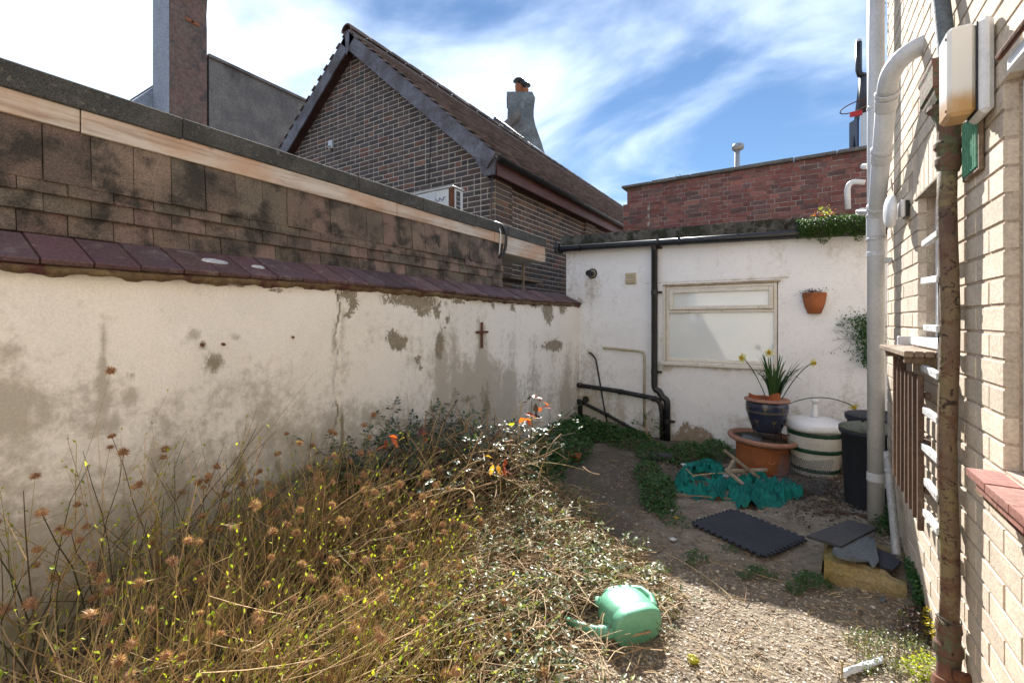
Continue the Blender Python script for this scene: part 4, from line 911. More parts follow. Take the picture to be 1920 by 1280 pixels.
# ================================================================== pipes
PX, PY = XR-.077, 3.418
so = thing('soil_pipe', (PX, PY, -.05), 'tall grey plastic soil pipe with branch beside the pale brick corner', 'pipe')
MB().tube([(PX, PY, -.06), (PX, PY, 4.7)], .0415, 28).build('stack', K['grey_plastic'], so, smooth=True)
J = Vector((PX, PY-.015, 1.84)); E1 = Vector((PX-.03, 2.80, 2.30)); Wp = Vector((XR+.03, 2.66, 2.43))
MB().tube([J+Vector((0,.015,-.06)), J+Vector((0,.0,.0)), J+(E1-J)*.1, E1], .041, 24).build('branch', K['grey_plastic'], so, smooth=True)
MB().tube([E1]+bend(E1+(E1-J).normalized()*.03, Vector((PX-.034, 2.675, 2.42)), Wp, 10), .041, 24).build('elbow', K['grey_plastic'], so, smooth=True)
def collar(p, d, r, l, nm, par, k='grey_plastic'):
    d = Vector(d).normalized(); p = Vector(p)
    return MB().tube([p-d*l/2, p-d*l*.42, p+d*l*.42, p+d*l/2], [r*.97, r, r, r*.97], 28).build(nm, K[k], par, smooth=False)
for t, l, r in ((.995, .02, .0485), (.93, .06, .0455), (.58, .02, .0485), (.52, .05, .0455), (.06, .02, .048)): collar(J+(E1-J)*t, E1-J, r, l, 'collar', so)
for z, l, r in ((1.76, .12, .046), (1.69, .014, .048), (1.83, .014, .048), (1.60, .03, .0455), (2.47, .02, .044), (.28, .05, .045)): collar((PX, PY, z), (0,0,1), r, l, 'collar', so)
for z in (1.56, .24): MB().cbox(PX, XR-.003, PY-.018, PY+.018, z-.016, z+.016, .004).build('wall_clip', K['grey_plastic'], so)
# small overflow elbow beside the stack
ov = thing('overflow_elbow', (PX-.06, PY+.1, 1.8), 'grey plastic elbow pipe looping from the soil stack over the red wall', 'pipe')
d_ = 2.95; o1, o2, o3, o4 = atD(1622, 342, 2.9), atD(1592, 342, 2.95), atD(1590, 392, 2.95), atD(1632, 398, 2.8)
MB().tube([o1]+bend(atD(1606, 341, 2.92), atD(1588, 340, 2.95), atD(1589, 362, 2.95), 6)+[o3], .0165, 14).build('elbow', K['grey_plastic'], ov, smooth=True)
MB().tube([atD(1608, 397, 2.9), atD(1640, 397, 2.75)], .014, 12).build('tail', K['grey_plastic'], ov, smooth=True)
for px in (1614, 1619, 1625): MB().tube([atD(px, 397, 2.88), atD(px+2.5, 397, 2.88)], .024, 12).build('nut', K['grey_plastic'], ov)
MB().tube([atD(1618, 312, 2.9), atD(1628, 312, 2.86)], .018, 10).build('cap', K['white_plastic'], ov)

# rusty cast iron downpipe
m = NT('peeling_iron'); n1 = m.noise(16, 8, .7, dist=.6); n2 = m.noise(34, 7, .72, off=3, dist=1.2); n3 = m.noise(5, 5, .6, stretch=(1,1,.5), off=7); n5 = m.noise(3, 4, .5, off=11)
col = m.mix(m.ramp(n3, .38, .62), (.15,.10,.07), (.22,.185,.085)); col = m.mix(m.ramp(n1, .48, .62), col, (.135,.07,.042))
sz = m.n('ShaderNodeSeparateXYZ'); m.l(m.pos, sz.inputs[0])
col = m.mix(m.math('MULTIPLY', m.ramp(sz.outputs[2], 1.35, 1.62), m.ramp(n1, .40, .56)), col, (.085,.05,.045))
gm = m.math('MULTIPLY', m.math('ADD', m.ramp(sz.outputs[2], 1.66, 1.80), m.ramp(sz.outputs[2], .24, .10)), m.ramp(n5, .30, .52))
col = m.mix(gm, col, m.mix(m.ramp(n1, .4, .6), (.075,.115,.045), (.10,.16,.085)))
col = m.mix(m.ramp(n2, .555, .60), col, (.035,.02,.016)); K['iron'] = m.fin(col, .72, m.math('ADD', n1, m.math('MULTIPLY', n2, -.9)), .8, .006)
m = NT('mossy_iron'); n1 = m.noise(20, 8, .7); n2 = m.noise(36, 6, .7, off=3); col = m.mix(m.ramp(n1, .4, .6), (.085,.10,.05), (.12,.12,.075)); col = m.mix(m.ramp(n2, .44, .56), col, (.13,.07,.05)); col = m.mix(m.ramp(m.noise(50,5,.7,off=7), .6, .66), col, (.025,.016,.013)); K['iron_moss'] = m.fin(col, .85, m.math('ADD', n1, n2), .9, .008)
m = NT('red_rust'); n1 = m.noise(14, 7, .7); col = m.mix(m.ramp(n1, .4, .65), (.20,.085,.05), (.12,.055,.04)); col = m.mix(m.ramp(m.noise(8,6,.7,off=4), .58, .66), col, (.10,.15,.10)); K['iron_red'] = m.fin(col, .85, n1, .7, .005)
QX, QY = XR-.045, 2.06
ip = thing('iron_downpipe', (QX, QY, -.05), 'rusty cast iron downpipe with mossy hopper head on the brick wall', 'pipe')
MB().tube([(QX+.004*math.sin(i), QY, .13+i*(1.62/12)) for i in range(13)], .0255, 28).build('pipe', K['iron'], ip, smooth=True)
T = Matrix.Translation((QX, QY, 0))
MB().lathe([(0.0274,1.70),(0.0304,1.715),(0.0357,1.73),(0.0357,1.745),(0.0304,1.755),(0.0319,1.775),(0.0372,1.785),(0.0372,1.80),(0.0312,1.81),(0.0296,1.84),(0.0334,1.87),(0.0456,1.905),(0.0547,1.915),(0.0532,1.93)], 24, T, .02).build('socket', K['iron_moss'], ip, smooth=False)
hb_ = MB(); hz = [(.066,1.925),(.080,1.945),(.083,1.955),(.092,1.965),(.092,2.03),(.098,2.04),(.098,2.052),(.086,2.052),(.086,1.99)]
for i, (r, z) in enumerate(hz):
    hb_.v += [Vector((QX-r*.62, QY-r, z)), Vector((XR-.006, QY-r, z)), Vector((XR-.006, QY+r, z)), Vector((QX-r*.62, QY+r, z))]
    if i: hb_.f += [((i-1)*4+k, (i-1)*4+(k+1) % 4, i*4+(k+1) % 4, i*4+k) for k in range(4)]
hb_.f.append(tuple(range(len(hb_.v)-4, len(hb_.v)))); hb_.build('hopper_head', K['iron_moss'], ip)
MB().lathe([(0.0274,.20),(0.0327,.195),(0.0350,.17),(0.0312,.16),(0.0312,.13),(0.0380,.12),(0.0395,.095),(0.0334,.085),(0.0312,.055),(0.0304,.04)], 24, T, .02).build('lower_socket', K['iron_moss'], ip)
sh = MB().tube(bend((QX, QY, .10), (QX, QY-.0, -.03), (QX-.035, QY-.07, -.085), 7), [.029]*8, 20).build('shoe', K['iron_red'], ip, smooth=True)
collar((QX-.012, QY-.02, -.005), (-.2,-.3,-1), .035, .03, 'shoe_collar', ip, 'iron_red')
MB().tube([(QX+.0, QY-.05, .05), (XR, QY-.05, .05)], .018, 10).build('fixing_lug', K['rust'], ip, smooth=True)
wv = MB(); wv.tube([(QX+.032*math.cos(a), QY+.032*math.sin(a), .208+.006*math.sin(a*2)) for a in [2*math.pi*i/20 for i in range(21)]], .002, 5); wv.build('wire_tie', K['wire'], ip)
# grey pipe coming down into the hopper
dp = thing('hopper_feed_pipe', (QX, QY, 2.0), 'grey painted pipe slanting down into the mossy hopper', 'pipe')
a, b_ = atX(1778, 118, QX+.002), atX(1757, -60, QX+.01)
MB().tube([a+Vector((0,0,-.05)), a, b_, b_+(b_-a)*.4], .0245, 18).build('pipe', K['slate_pale'], dp, smooth=True)
MB().tube([atX(1783,108,QX), atX(1783,108,QX)+Vector((.03,-.03,.02))], .02, 12).build('outlet', K['white_plastic'], dp, smooth=True)
# dark strip with ivy stems up the far corner
sv = thing('corner_band', (XR+.02, YE+.03, 1.9), 'dark band with dried ivy at the far brick corner behind the stack', 'pipe')
MB().cbox(XR+.002, XR+.028, YE-.001, YE+.03, 2.42, 4.4, .004).build('band', K['post_grey'], sv)
b = MB()
for k in range(60):
    z = 2.42+R.random()*1.2; p = Vector((XR-.02, YE+R.uniform(.0,.05), z)); b.leaf4(p, Vector((R.uniform(-1,.4), R.uniform(-1,1), R.uniform(-1,.3))), EZ, .03, .018)
b.build('dry_ivy', K['leaf_burgundy'], sv, kind='stuff')

# black downpipe on the extension
p = atY(1227, 470, YB-.05); xx = p.x; yp = YB-.05
z1, z2 = atY(1226, 722, YB-.05).z, atY(1252, 750, YB-.05).z; x2 = atY(1251, 760, YB-.05).x
bd = thing('black_downpipe', (x2, yp, -.1), 'black plastic downpipe with offset on the white extension wall', 'pipe')
MB().tube([(xx, gy+.02, gz0-.05), (xx, yp, gz0-.09), (xx, yp, z1+.03), (xx, yp, z1)]+bend((xx, yp, z1-.005), (xx, yp, z1-.05), (xx+.05, yp, z1-.06), 4)+bend((x2-.05, yp, z2+.025), (x2, yp, z2+.015), (x2, yp, z2-.04), 4)+[(x2, yp, -.1)], .034, 18).build('pipe', K['black_plastic'], bd, smooth=True)
for (x, z) in ((xx, atY(1226, 525, yp).z+.36), (xx, atY(1226, 548, yp).z), (xx, atY(1226, 697, yp).z), (x2, atY(1252, 790, yp).z)):
    collar((x, yp, z), (0,0,1), .037, .05, 'collar', bd, 'black_plastic'); MB().cbox(x+.02, x+.075, yp+.01, YB-.0, z-.012, z+.012, .003).build('bracket', K['black_plastic'], bd)
def wallpipe(name, label, pts, r, k, off=.045, extra=()):
    ps = [atY(px, py, YB-off) for px, py in pts]; t = thing(name, ps[-1], label, 'pipe'); MB().tube(ps, r, 14).build('pipe', K[k], t, smooth=True)
    for (px, py) in extra:
        q = atY(px, py, YB-off); MB().tube([q-EX*.022, q+EX*.022], r*1.22, 14).build('collar', K[k], t)
    return t
wallpipe('waste_pipe', 'upper black waste pipe sloping across the white wall', [(1080,721),(1100,724),(1160,733),(1225,746),(1234,750),(1239,760),(1241,775),(1241,838)], .026, 'old_black_paint', .05, ((1087,722),(1163,734),(1226,747)))
wallpipe('waste_pipe', 'lower black waste pipe running diagonally down to the drain', [(1085,750),(1092,754),(1140,778),(1200,812),(1250,838)], .019, 'old_black_paint', .03, ((1094,754),(1138,777),(1168,794)))
q = atY(1088, 752, YB-.035); st = thing('drain_standpipe', (q.x, q.y, -.1), 'short black upright pipe with open mouth in the wall corner', 'pipe')
MB().tube([(q.x, q.y, -.12), (q.x, q.y, q.z-.02), (q.x-.004, q.y-.01, q.z+.005)], .028, 14).build('pipe', K['old_black_paint'], st, smooth=True)
MB().tube([(q.x-.03, q.y-.03, q.z), (q.x+.01, q.y, q.z)], .026, 14).build('mouth', K['old_black_paint'], st, smooth=True)
wallpipe('overflow_pipe', 'slim cream overflow pipe turning down the white wall', [(1132,652),(1140,652),(1170,655),(1200,658),(1206,660),(1208,667),(1208,690),(1208,800)], .0135, 'cream_plastic', .025, ((1134,652),(1168,655)))
wallpipe('condensate_pipe', 'thin black bent tube hanging down the white wall', [(1105,660),(1110,664),(1117,673),(1124,712),(1132,760),(1138,790),(1136,812)], .0095, 'old_black_paint', .02)
b = MB(); p = atY(1106, 659, YB-.012); b.lathe([(.0,-.01),(.034,-.008),(.036,.004),(.0,.008)], 14, Matrix.Translation(p) @ Matrix.Rotation(math.pi/2, 4, 'X')); o = b.build('cement_patch', K['white_paint'], ex, smooth=True)
p = atY(1090, 678, YB); MB().lathe([(.0,-.012),(.016,-.01),(.02,.002),(.0,.006)], 9, Matrix.Translation(p) @ Matrix.Rotation(math.pi/2, 4, 'X') @ Matrix.Diagonal((1,1.9,1,1)), .2).build('broken_plug', K['rust'], ex)

# leaning galvanised pipe
f0 = Vector((XR-.05, 2.94, .03)); f1 = atX(1663, 848, XR-.045)
lp = thing('loose_grey_pipe', f0, 'loose grey pipe slanting down beside the brick wall foot', 'pipe')
MB().tube([f0, f0*.35+f1*.65, f1], .019, 16, cap=False).build('pipe', K['galv'], lp, smooth=True)
MB().tube([f0+(f1-f0)*.02, f1*.5+f0*.5], .0165, 16).build('dark_bore', K['black_plastic'], lp, smooth=True)
c = f0+(f1-f0)*.80; collar(c, f1-f0, .022, .02, 'clip', lp, 'galv'); MB().cbox(c.x, XR-.003, c.y-.012, c.y+.012, c.z-.01, c.z+.01, .003).build('clip_arm', K['galv'], lp)

# ================================================================== lamps
bl = thing('bulkhead_lamp', (XR, 1.83, 1.92), 'large rust stained white bulkhead lamp high on the brick wall', 'lamp')
ly0, ly1, lz0, lz1 = 1.782, 1.884, 1.795, 2.055
MB().cbox(XR-.04, XR-.008, ly0-.006, ly1+.006, lz0-.006, lz1+.006, .012).build('base', K['white_plastic'], bl)
MB().cbox(XR-.044, XR-.0405, ly0+.003, ly1-.003, lz0+.003, lz1-.003, .001).build('gasket', K['dark_rubber'], bl)
m = NT('lens'); n1 = m.noise(9, 6, .65, stretch=(1,1,.7)); sz = m.n('ShaderNodeSeparateXYZ'); m.l(m.pos, sz.inputs[0])
k = m.math('ADD', m.ramp(sz.outputs[2], 1.93, 1.81), m.math('MULTIPLY', m.math('SUBTRACT', n1, .5), .9)); col = m.mix(m.ramp(k, .35, 1.0), (.76,.75,.71), (.52,.31,.12))
wv_ = m.n('ShaderNodeTexWave', bands_direction='Z'); wv_.inputs['Scale'].default_value = 75; wv_.inputs['Distortion'].default_value = .3; m.l(m.pos, wv_.inputs['Vector'])
K['lens'] = m.fin(col, .25, wv_.outputs['Fac'], .35, .002, .5)
m.p.inputs['Subsurface Weight'].default_value = .25; m.p.inputs['Subsurface Radius'].default_value = (.03,.03,.03); m.p.inputs['Subsurface Scale'].default_value = .5
MB().cbox(XR-.105, XR-.0442, ly0+.001, ly1-.001, lz0+.001, lz1-.001, .010).build('lens', K['lens'], bl)
for y_, z_ in ((ly0+.014, lz0+.02), (ly0+.014, lz1-.03)): MB().tube([(XR-.1055, y_, z_), (XR-.108, y_, z_)], .004, 8).build('screw', K['rust'], bl)
p = atX(1700, 398, XR); rl_ = thing('round_lamp', (XR, p.y, p.z), 'round white wall lamp on a short arm beside the soil pipe', 'lamp')
Mx = frame(Vector((XR-.07, p.y-.06, p.z)), EY, EZ, -EX)
MB().lathe([(.050,-.018),(.076,-.013),(.082,-.004),(.081,.008),(.072,.018),(.053,.025),(.0,.030)], 28, Mx).build('globe', K['white_plastic'], rl_, smooth=True)
MB().cbox(XR-.04, XR-.022, p.y-.115, p.y-.005, p.z-.04, p.z+.045, .005).build('housing', K['white_plastic'], rl_)
MB().cbox(XR-.0215, XR-.006, p.y-.10, p.y-.015, p.z-.038, p.z+.043, .003).build('back_box', K['black_plastic'], rl_)

# ================================================================== trellises
tx = XR-.070
tr = thing('brown_trellis', (tx, 2.5, .5), 'brown wooden trellis panel of upright slats on the brick wall', 'trellis')
sm_ = MB().cbox(-.009, .009, -.011, .011, 0, 1, .002).mesh('slat'); sm_.materials.append(K['wood_brown'])
ysl = [2.815, 2.72, 2.63, 2.545, 2.465, 2.385, 2.30]
for i, y in enumerate(ysl): piece('slat', sm_, tr, Matrix.Translation((tx-.004, y, .475+R.uniform(-.02,.02)-.012*i)) @ Matrix.Rotation(R.uniform(-.008,.008), 4, 'X') @ Matrix.Diagonal((1,1,.585+R.uniform(-.02,.02),1)))
for z in (.56, .74, .92): MB().cbox(tx+.006, tx+.022, 2.27, 2.83, z-.011, z+.011, .002).build('cross_slat', K['wood_brown'], tr)
MB().cbox(XR-.06, XR-.008, 2.84, 2.875, .66, 1.13, .004).build('edge_board', K['grey_plastic'], tr)
tw_ = thing('pale_trellis', (XR-.05, 2.14, .4), 'weathered white trellis with grey upright behind the rusty downpipe', 'trellis')
MB().cbox(XR-.055, XR-.037, 2.125, 2.15, .36, 1.86, .003).build('upright', K['post_grey'], tw_)
for i, z in enumerate((1.50, 1.345, 1.175, 1.015, .865, .73, .60, .49)):
    a = R.uniform(-.03,.05)
    M = Matrix.Translation((XR-.067, 2.06, z)) @ Matrix.Rotation(a, 4, 'X')
    MB().cbox(-.008, .010, 0, .21+R.uniform(-.03,.03), -.012, .012, .002, M).build('cross_slat', K['trellis_paint'], tw_)

# ================================================================== pots, barrel, bins by the back wall
def pot_at(px, py): return ground_at(px, py)
P = ground_at(1429, 880); Rr = .262
zb = P.z
bp = thing('wide_terracotta_pot', (P.x, P.y, zb), 'wide orange terracotta pot with a pale pink rim by the window', 'pot')
TM = Matrix.Translation((P.x, P.y, zb))
MB().lathe([(.0,.0),(.196,.0),(.204,.02),(.207,.12),(.206,.2),(.212,.262),(.205,.262),(.19,.1),(.0,.06)], 40, TM).build('body', K['terracotta'], bp, smooth=True)
RM = TM @ Matrix.Translation((0,0,.262)) @ Matrix.Rotation(.05, 4, 'Y')
MB().lathe([(.206,-.018),(.245,-.014),(.272,.004),(.276,.022),(.268,.034),(.246,.036),(.232,.024),(.226,.0)], 44, RM, .006).build('rim', K['terracotta_pink'], bp, smooth=True)
MB().lathe([(.0,.0),(.227,.0),(.227,.006),(.0,.012)], 36, RM).build('soil', K['soil'], bp, smooth=True)
v = Vector((-.2,-.97,0)).normalized(); hq = TM @ (Vector((.08,-.213,.13)))
MB().tube([hq+Vector((-.028,0,.012)), hq+Vector((-.02,-.012,-.006)), hq+Vector((0,-.016,-.014)), hq+Vector((.02,-.012,-.006)), hq+Vector((.028,.004,.012))], .008, 8).build('lug', K['terracotta'], bp, smooth=True)
sq = MB().cbox(-.13, .02, -.12, .03, .0, .012, .003, RM @ Matrix.Translation((-.02,-.03,.013))); sq.build('slate_chip', K['slate_pale'], bp)
# blue pot on wire stand
bz = zb+.34; BPX, BPY = P.x+.035, P.y+.01
bu = thing('blue_glazed_pot', (BPX, BPY, bz), 'dark blue glazed pot with gold sprigs standing on the terracotta pot', 'pot')
BM = Matrix.Translation((BPX, BPY, bz))
prof = [(.0,.0),(.100,.0),(.112,.012),(.138,.09),(.158,.16),(.166,.215),(.164,.245),(.160,.252),(.166,.262),(.176,.268),(.174,.280),(.160,.280),(.152,.24),(.0,.23)]
MB().lathe(prof, 44, BM).build('body', K['blue_glaze'], bu, smooth=True)
MB().lathe([(.167,.262),(.1775,.268),(.1755,.2815),(.158,.2815)], 44, BM).build('rim', K['terracotta_pink'], bu, smooth=True)
for z in (.172, .182): MB().lathe([(.1605+(z-.172)*.2,z-.0025),(.1640+(z-.172)*.2,z),(.1605+(z-.172)*.2,z+.0025)], 44, BM).build('gold_band', K['gold_glaze'], bu, smooth=True)
for row, (zc_, rr_) in enumerate(((.215, .1668), (.105, .1440))):
    for k in range(7):
        a = 2*math.pi*(k+.5*row)/7+.2; b = MB(); c = Vector((math.cos(a), math.sin(a), 0)); tg = Vector((-math.sin(a), math.cos(a), 0))
        sl_ = Vector((c.x*.28, c.y*.28, 1)).normalized() if row else EZ
        for q in (-1, 0, 1): b.leaf4(BM @ (c*(rr_+.001)+EZ*(zc_-.02)) , (sl_+tg*.55*q), c, .040, .012, 0)
        b.strip([BM @ (c*(rr_+.001-.010*row)+EZ*(zc_-.05)), BM @ (c*(rr_+.001)+EZ*(zc_-.018))], .004, tg)
        b.build('gold_sprig', K['gold_glaze'], bu)
stn = thing('wire_pot_stand', (BPX, BPY, zb+.27), 'black wire stand carrying the blue pot', 'stand')
ws = MB(); 
for rz, r in ((bz-.006, .11), (bz-.03, .085)): ws.tube([(BPX+r*math.cos(a), BPY+r*math.sin(a), rz) for a in [2*math.pi*i/28 for i in range(29)]], .004, 6, cap=False)
ws.build('ring', K['black_plastic'], stn)
for k in range(4):
    a = k*math.pi/2+.5; c = Vector((math.cos(a), math.sin(a), 0)); B0_ = Vector((BPX, BPY, 0))
    MB().tube([B0_+c*.11+EZ*(bz-.004), B0_+c*.125+EZ*(bz-.03), B0_+c*.12+EZ*(zb+.276)], .004, 6).build('leg', K['black_plastic'], stn)
MB().tube([B0_+Vector((.12,-.02,bz-.02)), B0_+Vector((.19,-.03,bz-.0)), B0_+Vector((.25,-.02,bz-.03)), B0_+Vector((.24,-.05,bz-.07)), B0_+Vector((.17,-.06,bz-.05))], .003, 6).build('scroll', K['black_plastic'], stn, smooth=True)
# terracotta shards in the blue pot
for i, (dx, dy, rz, tl_, lab) in enumerate(((-.07,-.05,.3,.25,'broken terracotta shard lying at the left of the blue pot'),(.045,-.06,-.4,-.35,'bright orange terracotta shard at the right of the blue pot'))):
    M = BM @ Matrix.Translation((dx, dy, .285)) @ Matrix.Rotation(rz, 4, 'Z') @ Matrix.Rotation(tl_, 4, 'Y')
    b = MB(); pr = []
    for k in range(9):
        a = -.9+1.8*k/8; pr.append((a, .10)); 
    vv = []; n_ = 9
    for (r0, z0) in ((.075, -.012), (.082, -.012), (.10, .035), (.093, .035)):
        vv += [M @ Vector((r0*math.sin(a)*1., -r0*math.cos(a)+.06, z0*(1+.3*math.sin(a*3)))) for a, _ in pr]
    b.v = vv; b.f = [(j*n_+k, j*n_+k+1, ((j+1)%4)*n_+k+1, ((j+1)%4)*n_+k) for j in range(4) for k in range(n_-1)] + [(0, n_, 2*n_, 3*n_), (n_-1, 4*n_-1, 3*n_-1, 2*n_-1)]
    o = b.build('terracotta_shard', K['terracotta'], None, org=(BPX+dx, BPY+dy, bz+.285)); tag(o, lab, 'shard')
# daffodils
df = thing('daffodil_clump', (BPX, BPY, bz+.24), 'clump of pale yellow daffodils growing in the blue pot', 'flowers')
lv = MB(); DC = Vector((BPX+.05, BPY+.02, bz+.235))
for k in range(60):
    a = R.uniform(0, 2*math.pi); d = Vector((math.cos(a)*C+.25*C, math.cos(a)*S+.25*S, 0)) + Vector((-S, C, 0))*math.sin(a)*.7
    L = R.uniform(.26, .50); lean = R.uniform(.05, .55); p0 = DC + d*R.uniform(0,.045); pts = []
    droop = R.uniform(.0, .9) if R.random() < .45 else R.uniform(0,.2)
    for i in range(9):
        t = i/8; z = L*(t-.0) - droop*L*max(0, t-.45)**2*2.2; r = lean*L*(t**1.6)*(1+droop*.6)
        pts.append(p0 + d*r + EZ*z)
    sd = Vector((-d.y, d.x, 0)) + d*R.uniform(-.6,.6); lv.strip(pts, [.012,.015,.017,.017,.017,.016,.014,.010,.003], sd)
lv.build('leaves', K['daff_leaf'], df, kind='stuff')
def daff(px, py, d, base, dirv, droop=False):
    h = atD(px, py, d); st_ = bend(base, (base+h)*.5+EZ*(.10 if not droop else .16), h, 9)
    MB().tube(st_, .0042, 6).build('stem', K['daff_leaf'], df, smooth=True)
    dirv = Vector(dirv).normalized(); u_ = dirv.orthogonal().normalized(); w_ = dirv.cross(u_); b = MB()
    for k in range(6):
        a = k*math.pi/3; q = u_*math.cos(a)+w_*math.sin(a); b.leaf(h, q+dirv*.25, dirv, .046, .030, .05, .1)
    fo = b.build('flower', K['petal'], df)
    Mq = frame(h, u_, w_, dirv); MB().lathe([(.006,0),(.010,.012),(.012,.022),(.016,.027),(.012,.026),(.006,.004)], 12, Mq).build('trumpet', K['trumpet'], fo, smooth=True)
dd0 = P.y*C-P.x*S
daff(1393, 671, dd0-.12, DC+Vector((-.04,0,0)), (-.5,-.8,.1)); daff(1443, 662, dd0-.02, DC, (-.2,-.9,.35)); daff(1523, 680, dd0-.05, DC+Vector((.04,0,0)), (.9,-.6,-.1)); daff(1600, 761, dd0-.02, DC+Vector((.06,-.01,-.02)), (.3,-.5,-.6), True)
# white barrel (water butt) with green bands
Q = ground_at(1528, 884); bt = thing('white_barrel', (Q.x, Q.y, Q.z), 'white plastic barrel with green hoops and a domed lid', 'barrel')
BT = Matrix.Translation((Q.x, Q.y, Q.z)); n = 60; b = MB()
pf = [(.165,.0),(.168,.02),(.182,.10),(.196,.20),(.203,.28),(.200,.345),(.195,.36)]
for i, (r, z) in enumerate(pf):
    for k in range(n):
        a = 2*math.pi*k/n; rr_ = r*(1-.012*(k % 3 == 0)); b.v.append(BT @ Vector((rr_*math.cos(a), rr_*math.sin(a), z)))
    if i: b.f += [((i-1)*n+k, (i-1)*n+(k+1) % n, i*n+(k+1) % n, i*n+k) for k in range(n)]
b.f.append(tuple(range((len(pf)-1)*n, len(pf)*n))); K['barrel'] = mat('barrel', (.60,.59,.54), (.52,.51,.46), c3=(.33,.30,.24), s=7, s3=12, t3=(.6,.8), st3=(1,1,.2), rough=.6, bump=.3, bs=120, fine=.2)
b.build('staves', K['barrel'], bt)
for z0, r0, r1 in ((.035,.1745,.177),(.195,.1985,.2015),(.325,.2035,.2030)): MB().lathe([(r0-.004,z0-.004),(r0,z0),(r1,z0+.026),(r1-.004,z0+.030)], 48, BT).build('green_band', K['dark_green'], bt, smooth=True)
b = MB()
def rsq(r, a, e=3.2): return r/((abs(math.cos(a))**e+abs(math.sin(a))**e)**(1/e))
LP = [(.205,.362),(.226,.368),(.233,.385),(.232,.415),(.218,.436),(.16,.448),(.08,.458),(.0,.462)]
Mz = BT @ Matrix.Rotation(.5, 4, 'Z'); nl = 48
for i, (r, z) in enumerate(LP):
    for k in range(nl):
        a = 2*math.pi*k/nl; q = rsq(r, a)*.93; b.v.append(Mz @ Vector((q*math.cos(a), q*math.sin(a), z)))
    if i: b.f += [((i-1)*nl+k, (i-1)*nl+(k+1) % nl, i*nl+(k+1) % nl, i*nl+k) for k in range(nl)]
b.f.append(tuple(range(nl))[::-1]); lid = b.build('lid', K['white_plastic'], bt, smooth=True)
MB().lathe([(.032,.452),(.024,.49),(.019,.56),(.018,.585),(.028,.588),(.030,.604),(.026,.61),(.0,.61)], 20, BT).build('lid_spout', K['white_plastic'], lid, smooth=True)
p = BT @ Vector((-.05,-.222,.384)); MB().cbox(p.x-.012, p.x+.012, p.y-.012, p.y+.01, p.z-.012, p.z+.006, .003).build('notch', K['black_plastic'], lid)
# black dustbins
def bin_(px, py, r, h, lidm, label, dome):
    q = Vector((px, py, gz(px, py)-.01)); t = thing('dustbin', q, label, 'bin', 'black bins by the back wall'); T = Matrix.Translation(q)
    MB().lathe([(.0,.0),(r*.82,.0),(r*.84,.01),(r*.97,h-.03),(r*1.02,h-.028),(r*1.05,h-.01),(r*1.03,h),(r*.95,h),(r*.8,.03),(0,.03)], 40, T).build('body', K['dark_rubber'], t, smooth=True)
    L_ = MB().lathe([(r*1.045,h+.002),(r*1.05,h+.012),(r*1.0,h+.02),(r*.6,h+.02+dome*.6),(r*.15,h+.02+dome),(0,h+.02+dome)], 40, T).build('lid', K[lidm], t, smooth=True)
    MB().tube([q+Vector((-.06,0,h+dome*.9+.015)), q+Vector((-.045,0,h+dome+.04)), q+Vector((.045,0,h+dome+.04)), q+Vector((.06,0,h+dome*.9+.015))], .008, 8).build('handle', K['black_plastic'], L_, smooth=True)
K['dusty_lid'] = mat('dusty_lid', (.10,.105,.075), (.15,.15,.11), c3=(.05,.05,.045), s=8, s3=10, t3=(.5,.7), rough=.8)
bin_(.445, 3.93, .185, .56, 'dusty_lid', 'front black dustbin with a dusty olive lid behind the pipe', .035)
bin_(.56, 4.60, .215, .55, 'dark_rubber', 'rear black dustbin with flat black lid against the white wall', .01)
# wall pot
p = atY(1527, 560, YB-.02); wp = thing('wall_pot', (p.x, YB, p.z), 'small terracotta half pot hung on the white wall', 'pot')
hw = MB(); n = 18
zt_, zb_ = atY(1527, 548, YB-.06).z, atY(1527, 588, YB-.06).z; ht = zt_-zb_
pf = [(.042,0),(.055,.02),(.082,.4),(.094,.72),(.094,.80),(.098,.84),(.098,.98),(.09,1.0),(.086,.85)]
for i, (r, z) in enumerate(pf):
    for k in range(n+1):
        a = math.pi+math.pi*k/n; hw.v.append(Vector((p.x+r*math.cos(a), YB-.004+r*.9*math.sin(a), zb_+z*ht)))
    if i: hw.f += [((i-1)*(n+1)+k, (i-1)*(n+1)+k+1, i*(n+1)+k+1, i*(n+1)+k) for k in range(n)]
hw.f.append(tuple(range(n+1))[::-1]); hw.build('body', K['terracotta'], wp, smooth=True)
MB().lathe([(.0,.0),(.085,.0),(.0,.004)], 20, Matrix.Translation((p.x, YB-.012, zt_-.025)), 0, .8).build('soil', K['soil'], wp)
wpl = thing('wall_pot_plant', (p.x, YB-.04, zt_), 'small burgundy leaved trailing plant in the wall pot', 'plant')
b = MB(); s2_ = MB()
for k in range(150):
    a = R.uniform(0, 2*math.pi); q = Vector((p.x+R.gauss(-.02,.06), YB-.05+R.uniform(-.05,.03), zt_+abs(R.gauss(0,.014))-(.03 if R.random()<.3 else 0)))
    if q.x < p.x-.06 and R.random() < .6: q.z -= R.uniform(0, .06)
    b.leaf4(q, Vector((R.uniform(-1,1), R.uniform(-1,.3), R.uniform(-.6,.6))), EZ, R.uniform(.014,.026), .012)
for k in range(10): q = Vector((p.x+R.uniform(-.08,.06), YB-.05, zt_)); s2_.tube([q, q+Vector((R.uniform(-.03,.03), -.02, R.uniform(.01,.05)))], .0015, 4)
b.build('leaves', K['leaf_burgundy'], wpl, kind='stuff'); s2_.build('stems', K['stem_dark'], wpl, kind='stuff')

